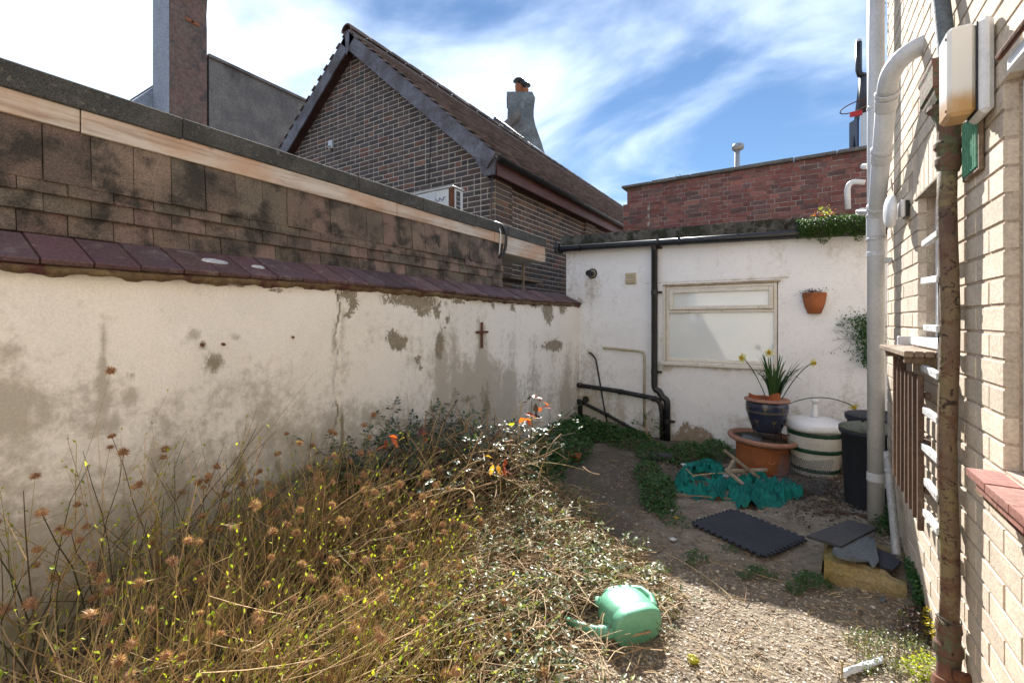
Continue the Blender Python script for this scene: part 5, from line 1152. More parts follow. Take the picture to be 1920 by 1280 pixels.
# ================================================================== things lying on the ground
# interlocking foam mat
cs_ = [ground_at(*q) for q in ((1297,989),(1374,963),(1512,1017),(1432,1048))]
ctr = sum(cs_, Vector())/4; U_ = ((cs_[1]-cs_[0])+(cs_[2]-cs_[3])).normalized(); W_ = EZ.cross(U_).normalized()
lu = ((cs_[1]-cs_[0]).length+(cs_[2]-cs_[3]).length)/4; lv_ = ((cs_[3]-cs_[0]).length+(cs_[2]-cs_[1]).length)/4
mt = thing('foam_mat', (ctr.x, ctr.y, ctr.z), 'black interlocking foam floor mat lying on the concrete', 'mat')
poly = []; nt_ = 11
def edge(a, b, out):
    for k in range(nt_):
        for (t, o_) in ((.0,0),(.28,0),(.22,1),(.5,1.25),(.78,1),(.72,0)):
            q = a+(b-a)*((k+t)/nt_); poly.append(q+out*o_*.017)
ca_, cb2, cc_, cd_ = -U_*lu-W_*lv_, U_*lu-W_*lv_, U_*lu+W_*lv_, -U_*lu+W_*lv_
edge(ca_, cb2, -W_); edge(cb2, cc_, U_); edge(cc_, cd_, W_); edge(cd_, ca_, -U_)
zc_ = max(gz(c_.x, c_.y) for c_ in cs_)+.012
MB().prism([Vector((ctr.x, ctr.y, zc_))+q for q in poly], (0,0,.012)).build('sheet', K['dark_rubber'], mt)
sd_ = MB()
for i in range(22):
    for j in range(22):
        q = Vector((ctr.x, ctr.y, zc_+.0122))+U_*lu*(i/10.5-1)*.95+W_*lv_*(j/10.5-1)*.95; d1 = (U_ if (i+j) % 2 else W_)*.010; d2 = (W_ if (i+j) % 2 else U_)*.0028
        sd_.add([q-d1, q-d2, q+d1, q+d2, q+EZ*.0018], [(0,1,4),(1,2,4),(2,3,4),(3,0,4)])
sd_.build('tread_studs', K['dark_rubber'], mt, kind='stuff')
# gully surround and slates
gs = thing('gully_surround', (.28, 2.78, 0), 'mossy yellow concrete gully surround at the wall foot', 'kerb')
bl0, bl1 = ground_at(1545, 1092), ground_at(1700, 1118)
gU = (bl1-bl0); gU.z = 0; gU.normalize(); gV = Vector((-gU.y, gU.x, 0)); o_ = Vector((bl0.x, bl0.y, G-.01)); Lg = min((bl1-bl0).length, .52)
def gm_(u, v, z, jx=0): return o_+gU*u+gV*v+EZ*z
b = MB(); prf = [(0,0),(-.004,.08),(.012,.125),(.05,.135),(.085,.12),(.09,.0)]
n = 12
for i in range(n+1):
    u_ = Lg*i/n
    for (v_, z_) in prf: b.v.append(gm_(u_, v_+.006*math.sin(i*1.7), z_*(1-.25*sm((i-8)/4))+.004*math.sin(i*2.3)))
    if i: b.f += [((i-1)*6+k, (i-1)*6+k+1, i*6+k+1, i*6+k) for k in range(5)]
b.f += [tuple(range(6)), tuple(range(n*6, n*6+6))[::-1]]; b.build('front_kerb', K['mossy_concrete'], gs, smooth=False)
b = MB()
for i in range(9):
    v_ = .06+.36*i/8
    for (u_, z_) in ((-.015,0),(-.01,.09),(.01,.128),(.05,.13),(.07,.118),(.075,0)): b.v.append(gm_(u_+.004*math.sin(i*2.1), v_, z_))
    if i: b.f += [((i-1)*6+k, i*6+k, i*6+k+1, (i-1)*6+k+1) for k in range(5)]
b.f.append(tuple(range(48,54))); b.build('side_kerb', K['mossy_concrete'], gs)
b = MB(); MB
b.cbox(.09, Lg+.04, .34, .42, 0, .115, .015, frame(o_, gU, gV, EZ)); b.build('rear_kerb', K['mossy_concrete'], gs)
MB().cbox(.07, Lg, .085, .345, 0, .085, .004, frame(o_, gU, gV, EZ)).build('drain_cover', K['soil'], gs)
def slab(name, label, px, zt_, th, k, cat, tilt=(0,0)):
    ps = [atZ(x, y, zt_+tilt[0]*(i in (1,2))+tilt[1]*(i in (2,3))) for i, (x, y) in enumerate(px)]
    c_ = sum(ps, Vector())/len(ps); o = MB().prism([p-EZ*th for p in ps], (0,0,th)).build(name, K[k], None, org=c_); return tag(o, label, cat)
slab('dark_board', 'flat dark grey board resting on the gully surround', [(1512,1003),(1592,974),(1645,988),(1577,1023)], .062, .014, 'slate_dark', 'board')
b = MB(); ps = [atZ(x, y, .052) for x, y in ((1595,1012),(1622,1003),(1640,1010),(1648,1050),(1640,1060),(1634,1059),(1628,1049),(1600,1050),(1582,1045),(1560,1033),(1562,1026))]
cq = sum(ps, Vector())/len(ps); tag(MB().prism([p-EZ*.010 for p in ps], (0,0,.010)).build('broken_slate', K['slate_pale'], None, org=cq), 'broken pale grey slate under the dark board', 'slate')
ps = [atZ(x, y, .066) for x, y in ((1562,1028),(1585,1030),(1606,1046),(1590,1047),(1568,1041))]; cq = sum(ps, Vector())/len(ps)
tag(MB().prism([p-EZ*.010 for p in ps], (0,0,.010)).build('broken_slate', K['slate_pale'], None, org=cq), 'small slate flake lying on the larger pale slate', 'slate')
ps = [atZ(x, y, .03) for x, y in ((1642,1025),(1668,1036),(1690,1052),(1676,1066),(1650,1062))]; cq = sum(ps, Vector())/len(ps)
tag(MB().prism([p-EZ*.008 for p in ps], (0,0,.008)).build('rubber_scrap', K['dark_rubber'], None, org=cq), 'black rubber scrap inside the gully surround', 'scrap')
# watering can on its side
base = ground_at(1200, 1208); wc = thing('watering_can', (base.x, base.y, base.z), 'green plastic watering can lying on its side on the gravel', 'watering can')
Ld = Vector((.62,.785,0)).normalized(); Ad = Vector((-.785,.62,.05)).normalized(); Vd = Ld.cross(Ad)*-1
if Vd.z < 0: Vd = -Vd
WK = .86
cz0 = base + EZ*.066
def cv(a, l, v): return cz0 + (Ad*a + Ld*l + Vd*v)*WK
rings = [(0,.90,.87,0),(.003,.955,.94,0),(.009,.985,.98,0),(.02,1,1,0),(.045,1.0,1.0,0),(.050,.985,.98,0),(.055,1.0,1,0),(.10,1,1,0),(.145,.985,.99,0),(.175,.93,.95,.0),(.198,.80,.86,.004),(.212,.62,.72,.008),(.222,.52,.60,.01),(.236,.50,.58,.01),(.240,.53,.61,.01),(.244,.50,.58,.01),(.228,.44,.5,.01)]
b = MB(); n = 44; aL, bV = .128, .083
for i, (a, sx, sy, of) in enumerate(rings):
    for k in range(n):
        t = 2*math.pi*k/n; e = 2/3.1; ct, st_ = math.cos(t), math.sin(t)
        b.v.append(cv(a, of+aL*sx*math.copysign(abs(ct)**e, ct), bV*sy*math.copysign(abs(st_)**e, st_)))
    if i: b.f += [((i-1)*n+k, (i-1)*n+(k+1) % n, i*n+(k+1) % n, i*n+k) for k in range(n)]
b.f.append(tuple(range(n))[::-1]); b.build('body', K['can_green'], wc, smooth=True)
MB().tube([cv(.045,-.085,-.02), cv(.055,-.14,-.025), cv(.085,-.185,-.03), cv(.14,-.24,-.03), cv(.20,-.29,-.03)], [.034,.026,.019,.015,.014], 18).build('spout', K['can_green'], wc, smooth=True)
collar(cv(.07,-.165,-.028), cv(.10,-.2,-.03)-cv(.07,-.165,-.028), .0235, .016, 'spout_collar', wc, 'can_green')
MB().tube([cv(.085,.115,.0), cv(.10,.150,.01), cv(.15,.168,.02), cv(.205,.150,.025), cv(.245,.09,.02), cv(.255,.03,.015), cv(.235,-.02,.01)], [.022,.019,.016,.016,.016,.016,.017], 14).build('handle', K['can_green'], wc, smooth=True)
MB().tube([cv(.225,-.055,.0), cv(.242,-.085,.0), cv(.205,-.108,.0)], [.012,.014,.012], 10).build('front_lip', K['can_green'], wc, smooth=True)
# teal debris netting
nt_o = thing('teal_netting', ground_at(1380, 915), 'crumpled teal green netting heaped in front of the pots', 'netting')
def netpatch(px0, px1, py0, py1, seed, ring):
    b = MB(); nu, nv = 64, 40; ok = {}
    for j in range(nv):
        for i in range(nu):
            u, v = i/(nu-1)*2-1, j/(nv-1)*2-1; px = px0+(px1-px0)*(u+1)/2; py = py0+(py1-py0)*(v+1)/2
            g_ = ground_at(px, py); r = math.hypot(u, v)*(1+.16*math.sin(3*math.atan2(v, u)+seed)+.10*math.sin(7*math.atan2(v, u)+seed*2))
            q = float(fbm(np.array(g_.x*9+g_.y*5+seed*7.), np.array(g_.y*19.-g_.x*6), seed, 3)); rd = 1-abs(2*q-1); q2 = float(vnoise(np.array(g_.x*22+seed), np.array(g_.y*30), seed+4))
            h = (.008+.085*rd**4+.012*q2)*sm((1.02-r)/.3)
            hole = ring and r < .42+.12*math.sin(seed+5*u)
            w = Vector((R.gauss(0,.003), R.gauss(0,.003), 0))
            b.v.append(g_+w+EZ*h); ok[(i,j)] = r < 1.0 and not hole and not (q2 > .965 and r > .3)
    b.f = [(j*nu+i, j*nu+i+1, (j+1)*nu+i+1, (j+1)*nu+i) for j in range(nv-1) for i in range(nu-1) if all(ok[k] for k in ((i,j),(i+1,j),(i+1,j+1),(i,j+1)))]
    return b
netpatch(1264, 1370, 872, 940, 2, True).build('folds', K['teal_net'], nt_o, smooth=True)
netpatch(1352, 1506, 896, 956, 5, False).build('folds', K['teal_net'], nt_o, smooth=True)
b = MB()
for k in range(3):
    pts = [ground_at(1275+i*9+R.uniform(-3,3), 878+8*math.sin(i*.9+k)+k*16)+EZ*(.05+.02*math.sin(i+k)) for i in range(9)]
    b.strip(pts, [.02,.04,.05,.055,.06,.055,.05,.04,.02], Vector((-S,C,.6)))
b.build('rolled_edge', K['teal_net'], nt_o, smooth=True)
# wooden stakes
def stick(name, label, p0, p1, w, k='wood_grey', cat='stake', z0=.0, z1=.0, d0=None, d1=None):
    a, b_ = ground_at(*p0)+EZ*z0, ground_at(*p1)+EZ*z1
    if d0: a, b_ = atD(*p0, d0), atD(*p1, d1)
    d = (b_-a); L = d.length; d.normalize(); s_ = d.cross(EZ).normalized(); u_ = s_.cross(d)
    o = MB().cbox(0, L, -w/2, w/2, -w*.35, w*.35, .002, frame(a, d, s_, u_)).build(name, K[k], None, org=(a+b_)/2); return tag(o, label, cat)
stick('wooden_stake', 'long wooden stake leaning across the terracotta pot', (1434,904), (1357,843), .028, d0=3.55, d1=3.66)
stick('wooden_stake', 'short wooden stake lying level across the orange pot front', (1366,882), (1438,880), .026, d0=3.62, d1=3.62)
stick('wooden_stake', 'wooden stake angled down from the left of the orange pot', (1360,879), (1394,908), .028, d0=3.60, d1=3.50)
stick('wooden_stake', 'stub of wooden stake upright at the left of the pot', (1364,884), (1376,862), .024, d0=3.68, d1=3.72)
stick('timber_batten', 'upper thin timber batten lying before the black bin', (1535,940), (1640,965), .028, z0=.02, z1=.03, cat='batten')
stick('timber_batten', 'lower dark timber batten lying before the black bin', (1545,962), (1638,975), .03, 'wood_brown', 'batten', .015, .02)
for (x0, y0, x1, y1, lb) in ((1300,905,1395,900,'dry brown cane lying over the teal netting'), (1280,888,1302,910,'dry cane poking out at the left of the netting'), (1268,932,1385,940,'pale dry stalk on the concrete below the netting')):
    a, b_ = ground_at(x0, y0)+EZ*.06, ground_at(x1, y1)+EZ*.07
    if 'pale' in lb: a.z -= .045; b_.z -= .055
    o = MB().tube([a, a*.6+b_*.4+EZ*.006, b_], .005, 6).build('dry_cane', K['straw'], None, org=(a+b_)/2); tag(o, lb, 'cane')
# chicken wire
cw = thing('chicken_wire', ground_at(1500, 905), 'bent piece of chicken wire in front of the white barrel', 'wire mesh')
b = MB(); A_, B_, C_, D_ = ground_at(1455,915)+EZ*.02, ground_at(1545,935)+EZ*.03, ground_at(1568,905)+EZ*.16, ground_at(1470,885)+EZ*.20
def cwp(u, v):
    p = A_*(1-u)*(1-v)+B_*u*(1-v)+C_*u*v+D_*(1-u)*v; return p+EZ*(.03*math.sin(u*4+v*3)+.05*math.sin(math.pi*v)*(1-u)*.8)+Vector((-S,C,0))*.02*math.sin(u*7)
nu, nv = 20, 17
for j in range(nv):
    for i in range(nu):
        o2 = .5*(j % 2); u0_, v0_ = (i+o2)/nu, j/nv
        a = cwp(u0_, v0_); b_ = cwp(u0_, v0_+.45/nv); c1_ = cwp(u0_-.5/nu, v0_+1/nv); c2_ = cwp(u0_+.5/nu, v0_+1/nv)
        b.tube([a, b_], .0020, 3, False); b.tube([b_, c1_], .0017, 3, False); b.tube([b_, c2_], .0017, 3, False)
b.build('mesh_wires', K['wire'], cw)
# litter
def crumple(name, label, p, r, k, cat='litter', flat=.5):
    b = MB(); n_ = 9; m_ = 7
    for j in range(m_+1):
        th = math.pi*j/m_
        for i in range(n_):
            a = 2*math.pi*i/n_; rr_ = r*R.uniform(.62, 1.15); b.v.append(p+Vector((rr_*math.sin(th)*math.cos(a), rr_*math.sin(th)*math.sin(a), r*flat+rr_*flat*math.cos(th))))
        if j: b.f += [((j-1)*n_+i, (j-1)*n_+(i+1) % n_, j*n_+(i+1) % n_, j*n_+i) for i in range(n_)]
    return tag(b.build(name, K[k], None, org=p), label, cat)
crumple('paper_scrap', 'crumpled white paper tuft at the top of the teal netting', ground_at(1281, 886)+EZ*.06, .022, 'litter')
crumple('paper_scrap', 'white paper scrap between the netting and the stakes', ground_at(1360, 898)+EZ*.02, .028, 'litter', flat=.4)
crumple('paper_scrap', 'crumpled silvery wrapper on the ground left of the mat', ground_at(1262, 1013), .022, 'litter', flat=.4)
crumple('paper_scrap', 'tiny white scrap beside the yellow dandelion', ground_at(1260, 966)+EZ*.03, .010, 'litter')
crumple('paper_scrap', 'white flake on the concrete above the mat', ground_at(1311, 971), .010, 'litter', flat=.3)
crumple('stone', 'pale round pebble beside the gully surround', ground_at(1656, 1126), .016, 'slate_pale', 'stone', .7)
crumple('moss_cushion', 'small golden moss cushion on the sunlit gravel', ground_at(1300, 1242), .026, 'leaf_yellow', 'moss', .55)
b = MB(); g0 = ground_at(1625, 1262); nb = 16
for j in range(7):
    for i in range(nb):
        t = i/(nb-1); q = ground_at(1580+75*t, 1272-26*t+j*2.4-8)
        b.v.append(q+EZ*(.012+.012*float(vnoise(np.array(i*.9), np.array(j*1.3), 3))+.012*math.sin(j/6*math.pi)))
    if j: b.f += [((j-1)*nb+i, (j-1)*nb+i+1, j*nb+i+1, j*nb+i) for i in range(nb-1)]
K['bag'] = mat('bag', (.50,.58,.68), (.62,.66,.70), s=20, rough=.3, bump=.4, bs=60, fine=.15)
tag(b.build('plastic_bag', K['bag'], None, True, org=g0), 'scrap of pale blue plastic bag among the weeds', 'bag')
# loose brick edging by the drain
q = ground_at(1240, 862); o = MB().cbox(-.11, .13, -.04, .05, 0, .06, .008, Matrix.Translation(q) @ Matrix.Rotation(.2, 4, 'Z')).build('dark_block', K['slate_dark'], None, org=q); tag(o, 'dark block half hidden in greenery below the black downpipe', 'block')
q = ground_at(1080, 868); o = MB().lathe([(0,0),(.03,0),(.045,.07),(.048,.085),(.04,.085),(.03,.02),(0,.02)], 18, Matrix.Translation(q)).build('small_pot', K['terracotta'], None, True, org=q); tag(o, 'small terracotta pot in the green weeds by the corner', 'pot')

# dirt, leaf litter and rubble round the bins
b = MB()
for k in range(1500):
    px, py = R.gauss(1560, 45), R.gauss(925, 26); g_ = ground_at(px, py)
    if g_.x > XR-.03 and g_.y < YE: continue
    b.leaf4(g_+EZ*(.006+.012*R.random()), Vector((R.gauss(0,1), R.gauss(0,1), R.gauss(0,.25))), EZ+Vector((R.gauss(0,.5), R.gauss(0,.5), 0)), R.uniform(.012,.035), R.uniform(.008,.02))
K['leaf_litter'] = leafmat('leaf_litter', [(.075,.055,.04),(.11,.08,.055),(.05,.042,.036),(.16,.12,.08),(.06,.055,.05)], .05, .85)
tag(b.build('leaf_litter', K['leaf_litter']), 'dark leaf litter between the barrel and the bins', kind='stuff')

# ================================================================== loose chippings in the concrete
b = MB(); K['chips'] = mat('chips', 0, c2=(.27,.21,.145), s=30, pal=[(.52,.47,.39),(.42,.36,.27),(.34,.27,.19),(.58,.54,.48),(.29,.24,.19),(.45,.37,.26),(.38,.32,.24),(.23,.19,.16)], rnd=.2, rough=.8, bump=.2, fine=.25)
cnt = 0
while cnt < 9500:
    x, y = R.uniform(-1.3, XR-.01), R.uniform(.7, 4.6)
    dn = max(sm((x+.95)/.5)*sm((3.4-y)/1.0)*(.35+.65*sm((2.75-y)/.6)), .10*sm((y-2.4)/.5))
    if R.random() > dn: continue
    cnt += 1; r = R.uniform(.004, .0105)*(1.3 if R.random() < .15 else 1); a = R.uniform(0, 6.28); z = gz(x, y)+(float(0))
    ix = min(len(xs)-1, max(0, int(round((x-xs[0])/(xs[1]-xs[0]))))); iy = min(len(ys)-1, max(0, int(round((y-ys[0])/(ys[1]-ys[0]))))); z = GZ[iy, ix]
    ca, sa = math.cos(a), math.sin(a); e = R.uniform(.5, .9); q = []
    for k in range(5):
        t = 2*math.pi*k/5+R.uniform(-.3,.3); lx, ly_ = r*math.cos(t), r*e*math.sin(t); q.append(Vector((x+lx*ca-ly_*sa, y+lx*sa+ly_*ca, z-.001)))
    hh = r*R.uniform(.25,.6); tp = [Vector((x, y, z))+(p-Vector((x, y, z)))*.6+EZ*(hh+R.uniform(-.001,.001)) for p in q]
    b.add(q+tp, [(5,6,7,8,9)]+[(k, (k+1) % 5, 5+(k+1) % 5, 5+k) for k in range(5)])
tag(b.build('chippings', K['chips']), 'pale stone chippings set in the yard concrete', kind='stuff')

# ================================================================== plants
RT = Vector((C, S, 0)); FW = Vector((-S, C, 0))
def rv(s=1.): return Vector((R.gauss(0, s), R.gauss(0, s), R.gauss(0, s)))
# --- seed heads: one spiky mesh shared by all
hm = MB()
for i in range(64):
    z = 1-2*(i+.5)/64; a = i*2.39996; r = math.sqrt(max(0, 1-z*z)); d = Vector((r*math.cos(a), r*math.sin(a), z))
    if z < -.75: continue
    w = d.orthogonal().normalized()*.10; L = R.uniform(.78, 1.05); p = d*.3
    hm.add([p-w, p+w, d*L], [(0,1,2)])
hm.add([Vector(q)*.60 for q in ((1,0,0),(-1,0,0),(0,1,0),(0,-1,0),(0,0,1),(0,0,-1))], [(0,2,4),(2,1,4),(1,3,4),(3,0,4),(2,0,5),(1,2,5),(3,1,5),(0,3,5)])
hme = hm.mesh('seed_head'); hme.materials.append(K['seed'])
def shrub(label, x, y, rx, ry, n, hmin, hmax, lean, heads, leafp=.5, dark=0.):
    t = thing('seedhead_shrub', (x, y, gz(x, y)), label, 'shrub', 'tangled shrubs with brown seed heads'); st = MB(); lf = MB(); dk = MB(); hp = []
    for k in range(n):
        a = R.uniform(0, 6.28); q = math.sqrt(R.random()); p = Vector((x+rx*q*math.cos(a), y+ry*q*math.sin(a), 0)); p.x = max(p.x, XL+.06); p.z = gz(p.x, p.y)
        L = R.uniform(hmin, hmax)*(1-.25*q); ln = RT*(lean+R.gauss(0,.45))+FW*R.gauss(-.05,.42); pts = []; r0 = R.uniform(.0012, .0026)
        tall = (hmin+hmax)/2
        for i in range(7):
            s_ = i/6; pts.append(p+ln*L*s_**1.5*.9+EZ*L*(s_-.22*s_*s_*min(1.2, ln.length))+rv(.008*s_))
        for i in range(7): pts[i].x = max(pts[i].x, XL+.02)
        (dk if R.random() < dark else st).tube(pts, [r0*1.3, r0*1.25, r0*1.15, r0, r0*.9, r0*.75, r0*.5], 3, False)
        tips = [(pts[6], pts[6]-pts[5])]
        for m_ in range(R.randint(2, 5)):
            i = R.randint(2, 5); d = (pts[i+1]-pts[i]).normalized()+rv(.5)+RT*.15+EZ*.2; l2 = R.uniform(.05, .20); c_ = bend(pts[i], pts[i]+d*l2*.5, pts[i]+d*l2+EZ*.02+rv(.01), 3)
            st.tube(c_, [r0*.6, r0*.55, r0*.45, r0*.3], 3, False); tips.append((c_[3], c_[3]-c_[2]))
            if R.random() < leafp:
                for cc in c_[1:]:
                    for _ in range(1): lf.leaf4(cc, (d+rv(.7)).normalized(), EZ+rv(.4), R.uniform(.010,.021), R.uniform(.006,.011))
        if R.random() < leafp:
            for cc in pts[3:]:
                for _ in range(1): lf.leaf4(cc, ((pts[5]-pts[4]).normalized()+rv(.8)), EZ+rv(.4), R.uniform(.010,.022), R.uniform(.006,.012))
        for (tp, d) in tips:
            if R.random() < heads: hp.append((tp, d))
    st.build('stems', K['stem_olive'], t, kind='stuff')
    if dk.v: dk.build('dark_stems', K['stem_dark'], t, kind='stuff')
    lf.build('leaves', K['leaf_lime'], t, kind='stuff')
    for (tp, d) in hp:
        s_ = R.uniform(.015, .026); qd = d.normalized().to_track_quat('Z', 'Y').to_matrix().to_4x4() if d.length > 1e-6 else Matrix()
        piece('seed_head', hme, t, Matrix.Translation(tp) @ qd @ Matrix.Diagonal((s_, s_, s_*R.uniform(.7,1.1), 1)))
    return len(hp)
nh = 0
nh += shrub('tall bare stemmed shrub against the wall at the left edge', -2.08, .62, .16, .42, 95, .62, 1.0, .16, .11, .55, .6)
nh += shrub('leafy shrub with brown seed heads in the middle of the left bed', -1.80, 1.12, .26, .38, 150, .48, .82, .22, .17, .45, .2)
nh += shrub('low tangled shrub filling the bottom left corner', -1.42, .55, .34, .36, 260, .36, .62, .22, .06, .36)
nh += shrub('shrub with clustered brown seed heads before the olive wall stains', -1.74, 1.5, .26, .34, 150, .34, .62, .24, .17, .30, .1)
nh += shrub('low straw coloured shrub at the bottom middle of the picture', -1.12, .95, .26, .34, 230, .22, .42, .2, .05, .32)
nh += shrub('sparse low shrub beside the dead rose stems', -1.36, 1.40, .26, .30, 150, .18, .34, .2, .08, .32)
# --- mat of dead stems and dry litter under and between the plants
st = MB(); lo = MB()
def mound(x, y):
    return .05+.20*math.exp(-((x+1.75)/.42)**2-((y-2.25)/.55)**2)+.10*math.exp(-((x+1.15)/.4)**2-((y-1.6)/.6)**2)+.06*math.exp(-((x+.85)/.3)**2-((y-1.35)/.5)**2)
def inbed(x, y):
    e = -.56-.16*math.sin(y*2.1)-.45*sm((y-2.0)/.7)-.10*sm((1.1-y)/.4); return x < e and y < 3.0-.5*sm((x+1.4)/.5)
k = 0
while k < 3400:
    x, y = R.uniform(XL+.05, -.45), R.uniform(.15, 3.0)
    if not inbed(x, y): continue
    k += 1; z = gz(x, y)+R.random()**1.4*mound(x, y)*1.15; d = Vector((R.gauss(0,1), R.gauss(0,1), R.gauss(0,.28))).normalized(); L = R.uniform(.05, .30); c_ = Vector((x, y, z+.004)); r0 = R.uniform(.0009, .0024)
    if R.random() < .04: r0 *= 2.2
    p0, p2 = c_-d*L/2, c_+d*L/2; pm = c_+Vector((R.gauss(0,.25), R.gauss(0,.25), abs(R.gauss(0,.22))))*L*.5
    for q in (p0, p2, pm): q.z = max(q.z, gz(q.x, q.y)+.003); q.x = max(q.x, XL+.02)
    st.tube(bend(p0, pm, p2, 4), r0, 3, False)
k = 0
while k < 2200:
    x, y = R.gauss(-1.05,.36), R.gauss(1.85,.5)
    if not inbed(x, y) or math.hypot(x+.58, y-1.72) < .22 or y < .6: continue
    k += 1; z = gz(x, y)+mound(x, y)*R.uniform(.7,1.12); a = R.uniform(0, 6.28); d = Vector((math.cos(a), math.sin(a), R.gauss(0,.2))); L = R.uniform(.04,.2); c_ = Vector((x, y, z))
    p0, p2 = c_-d*L/2, c_+d*L/2; pm = c_+Vector((R.gauss(0,.25), R.gauss(0,.25), abs(R.gauss(0,.25))))*L*.5
    for q in (p0, p2, pm): q.z = max(q.z, gz(q.x, q.y)+.003)
    st.tube(bend(p0, pm, p2, 3), R.uniform(.001,.0026), 3, False)
tag(st.build('dead_stems', K['straw']), 'matted straw coloured dead stems over the bed', kind='stuff')
# --- grey green creeper over the bed
cr = MB(); rs = MB(); k = 0
while k < 1500:
    x, y = R.uniform(XL+.15, -.42), R.uniform(.75, 2.95)
    if not inbed(x-.05, y): continue
    wgt = math.exp(-((x+1.05)/.5)**2-((y-1.75)/.75)**2)+.25
    if R.random() > wgt or math.hypot(x+.58, y-1.72) < .24: continue
    k += 1; z = gz(x, y)+mound(x, y)*R.uniform(.5, 1.15); p = Vector((x, y, z)); d = (rv(.8)+EZ*.35+RT*.1).normalized(); L = R.uniform(.04, .13)
    c_ = bend(p, p+d*L*.6, p+d*L+Vector((0,0,-.01))+rv(.015), 4); rs.tube(c_, .0009, 3, False); S_ = R.uniform(.7, 1.25)
    for i, cc in enumerate(c_):
        for s_ in (-1, 1):
            if R.random() < .85:
                sd = d.cross(EZ); sd = sd.normalized() if sd.length > .1 else RT
                cr.leaf(cc, sd*s_+d*.55+EZ*R.uniform(-.1,.5)+rv(.25), EZ+rv(.35), R.uniform(.018,.033)*S_, R.uniform(.009,.015)*S_, .12)
tag(cr.build('creeper_leaves', K['leaf_grey']), 'grey green creeper leaves sprawling over the dead stems', kind='stuff')
tag(rs.build('creeper_runners', K['stem_olive']), 'thin creeper runners through the bed', kind='stuff')
# --- rose bush by the wall
rbz = thing('rose_bush', (-1.95, 2.3, gz(-1.95, 2.3)), 'dark leaved rose bush sprawling against the stained wall', 'shrub')
def roseleaf(b, p, d, s_):
    d = d.normalized(); sd = d.cross(EZ); sd = sd.normalized() if sd.length > .1 else RT
    for (t, q) in ((.4,-1),(.4,1),(.75,-1),(.75,1),(1.,0)):
        b.leaf(p+d*t*s_*1.6, (sd*q+d*.5) if q else d, EZ+rv(.3), s_*R.uniform(.75,1.1), s_*.55, .1, .2)
stm = MB(); rl2 = MB(); dead = MB(); rdl = MB()
for k in range(95):
    p = Vector((R.uniform(-2.2,-1.7), R.uniform(1.72,2.85), 0)); p.z = gz(p.x, p.y); L = R.uniform(.45, .92); ln = RT*R.gauss(.0,.35)+FW*R.gauss(0,.35)+EX*R.uniform(-.15,.15)
    pts = [p+ln*L*(i/7)**1.4*.8+EZ*L*((i/7)-.35*(i/7)**2)+rv(.012) for i in range(8)]
    for q in pts: q.x = max(q.x, XL+.03)
    stm.tube(pts, [.0038,.0036,.0034,.003,.0028,.0024,.0018,.0012], 5, False)
    for i in range(2, 8):
        for _ in range(3):
            d = rv(.8)+EZ*.25; tw_ = pts[i]+d.normalized()*R.uniform(.03,.11); tw_.x = max(tw_.x, XL+.03); stm.tube([pts[i], tw_], .0011, 3, False)
            if R.random() < .95: roseleaf(rl2, tw_, d+rv(.3), R.uniform(.024,.038))
for k in range(760):
    p = Vector((R.gauss(-1.76,.20), R.gauss(2.25,.30), 0)); p.x = max(p.x, XL+.05); p.z = gz(p.x, p.y)+R.uniform(.0,.40); d = (rv(.8)+EZ*.35).normalized(); L = R.uniform(.12,.42)
    q2 = p+d*L; q2.z = max(q2.z, .0); q2.x = max(q2.x, XL+.03); m_ = (p+q2)/2+rv(.05)+EZ*.05; dead.tube(bend(p, m_, q2, 5), R.uniform(.0015,.0036), 4, False)
stm.build('stems', K['stem_dark'], rbz, kind='stuff'); rl2.build('leaves', K['leaf_rose'], rbz, kind='stuff'); dead.build('dead_canes', K['straw'], rbz, kind='stuff')
def sprig(par, p, n, key, s_):
    b = MB()
    for i in range(n): b.leaf(p+rv(.012), rv(.7)+RT*.3+EZ*.15, EZ+rv(.5), s_*R.uniform(.7,1.2), s_*.5, .12, .15)
    b.build('red_leaf_sprig', K[key], par, kind='stuff')
p = atX(728, 826, -1.66); sprig(rbz, p, 4, 'leaf_red', .058); p = atX(795, 818, -1.62); sprig(rbz, p, 6, 'leaf_burgundy', .055); p = atX(757, 820, -1.64); sprig(rbz, p, 2, 'leaf_yellow', .05); p = atX(702, 938, -1.75); sprig(rbz, p, 2, 'leaf_yellow', .05)
# --- young rose with red shoots
yr = thing('young_rose', (-1.40, 2.62, gz(-1.4, 2.62)), 'young rose with orange red shoots rising above the creeper', 'shrub')
stm = MB(); lf = MB(); B_ = Vector((-1.42, 2.6, gz(-1.4, 2.6)))
def rp(px, py, X=-1.42): return atX(px, py, X)
main = [B_, rp(985,890), rp(992,840), rp(998,800), rp(996,770), rp(997,752)]; stm.tube(main, [.004,.0036,.003,.0026,.002,.0014], 6, False)
arms = [[rp(992,840), rp(970,850), rp(945,862), rp(925,880)], [rp(998,800), rp(1012,812), rp(1024,836), rp(1022,870), rp(1008,915)], [rp(992,850), rp(1005,870), rp(1000,890)], [rp(990,850), rp(965,868), rp(940,900)], [rp(985,880), rp(960,915), rp(930,930)]]
for a_ in arms: stm.tube(a_, .0016, 4, False)
for pl in [main[1:4]]+arms:
    for q in pl:
        for _ in range(7): d = rv(.8)+EZ*.1; lf.leaf(q+rv(.022), d, EZ+rv(.3), R.uniform(.014,.024), R.uniform(.008,.012), .1)
stm.build('stems', K['stem_dark'], yr); lf.build('leaves', K['leaf_grey'], yr, kind='stuff')
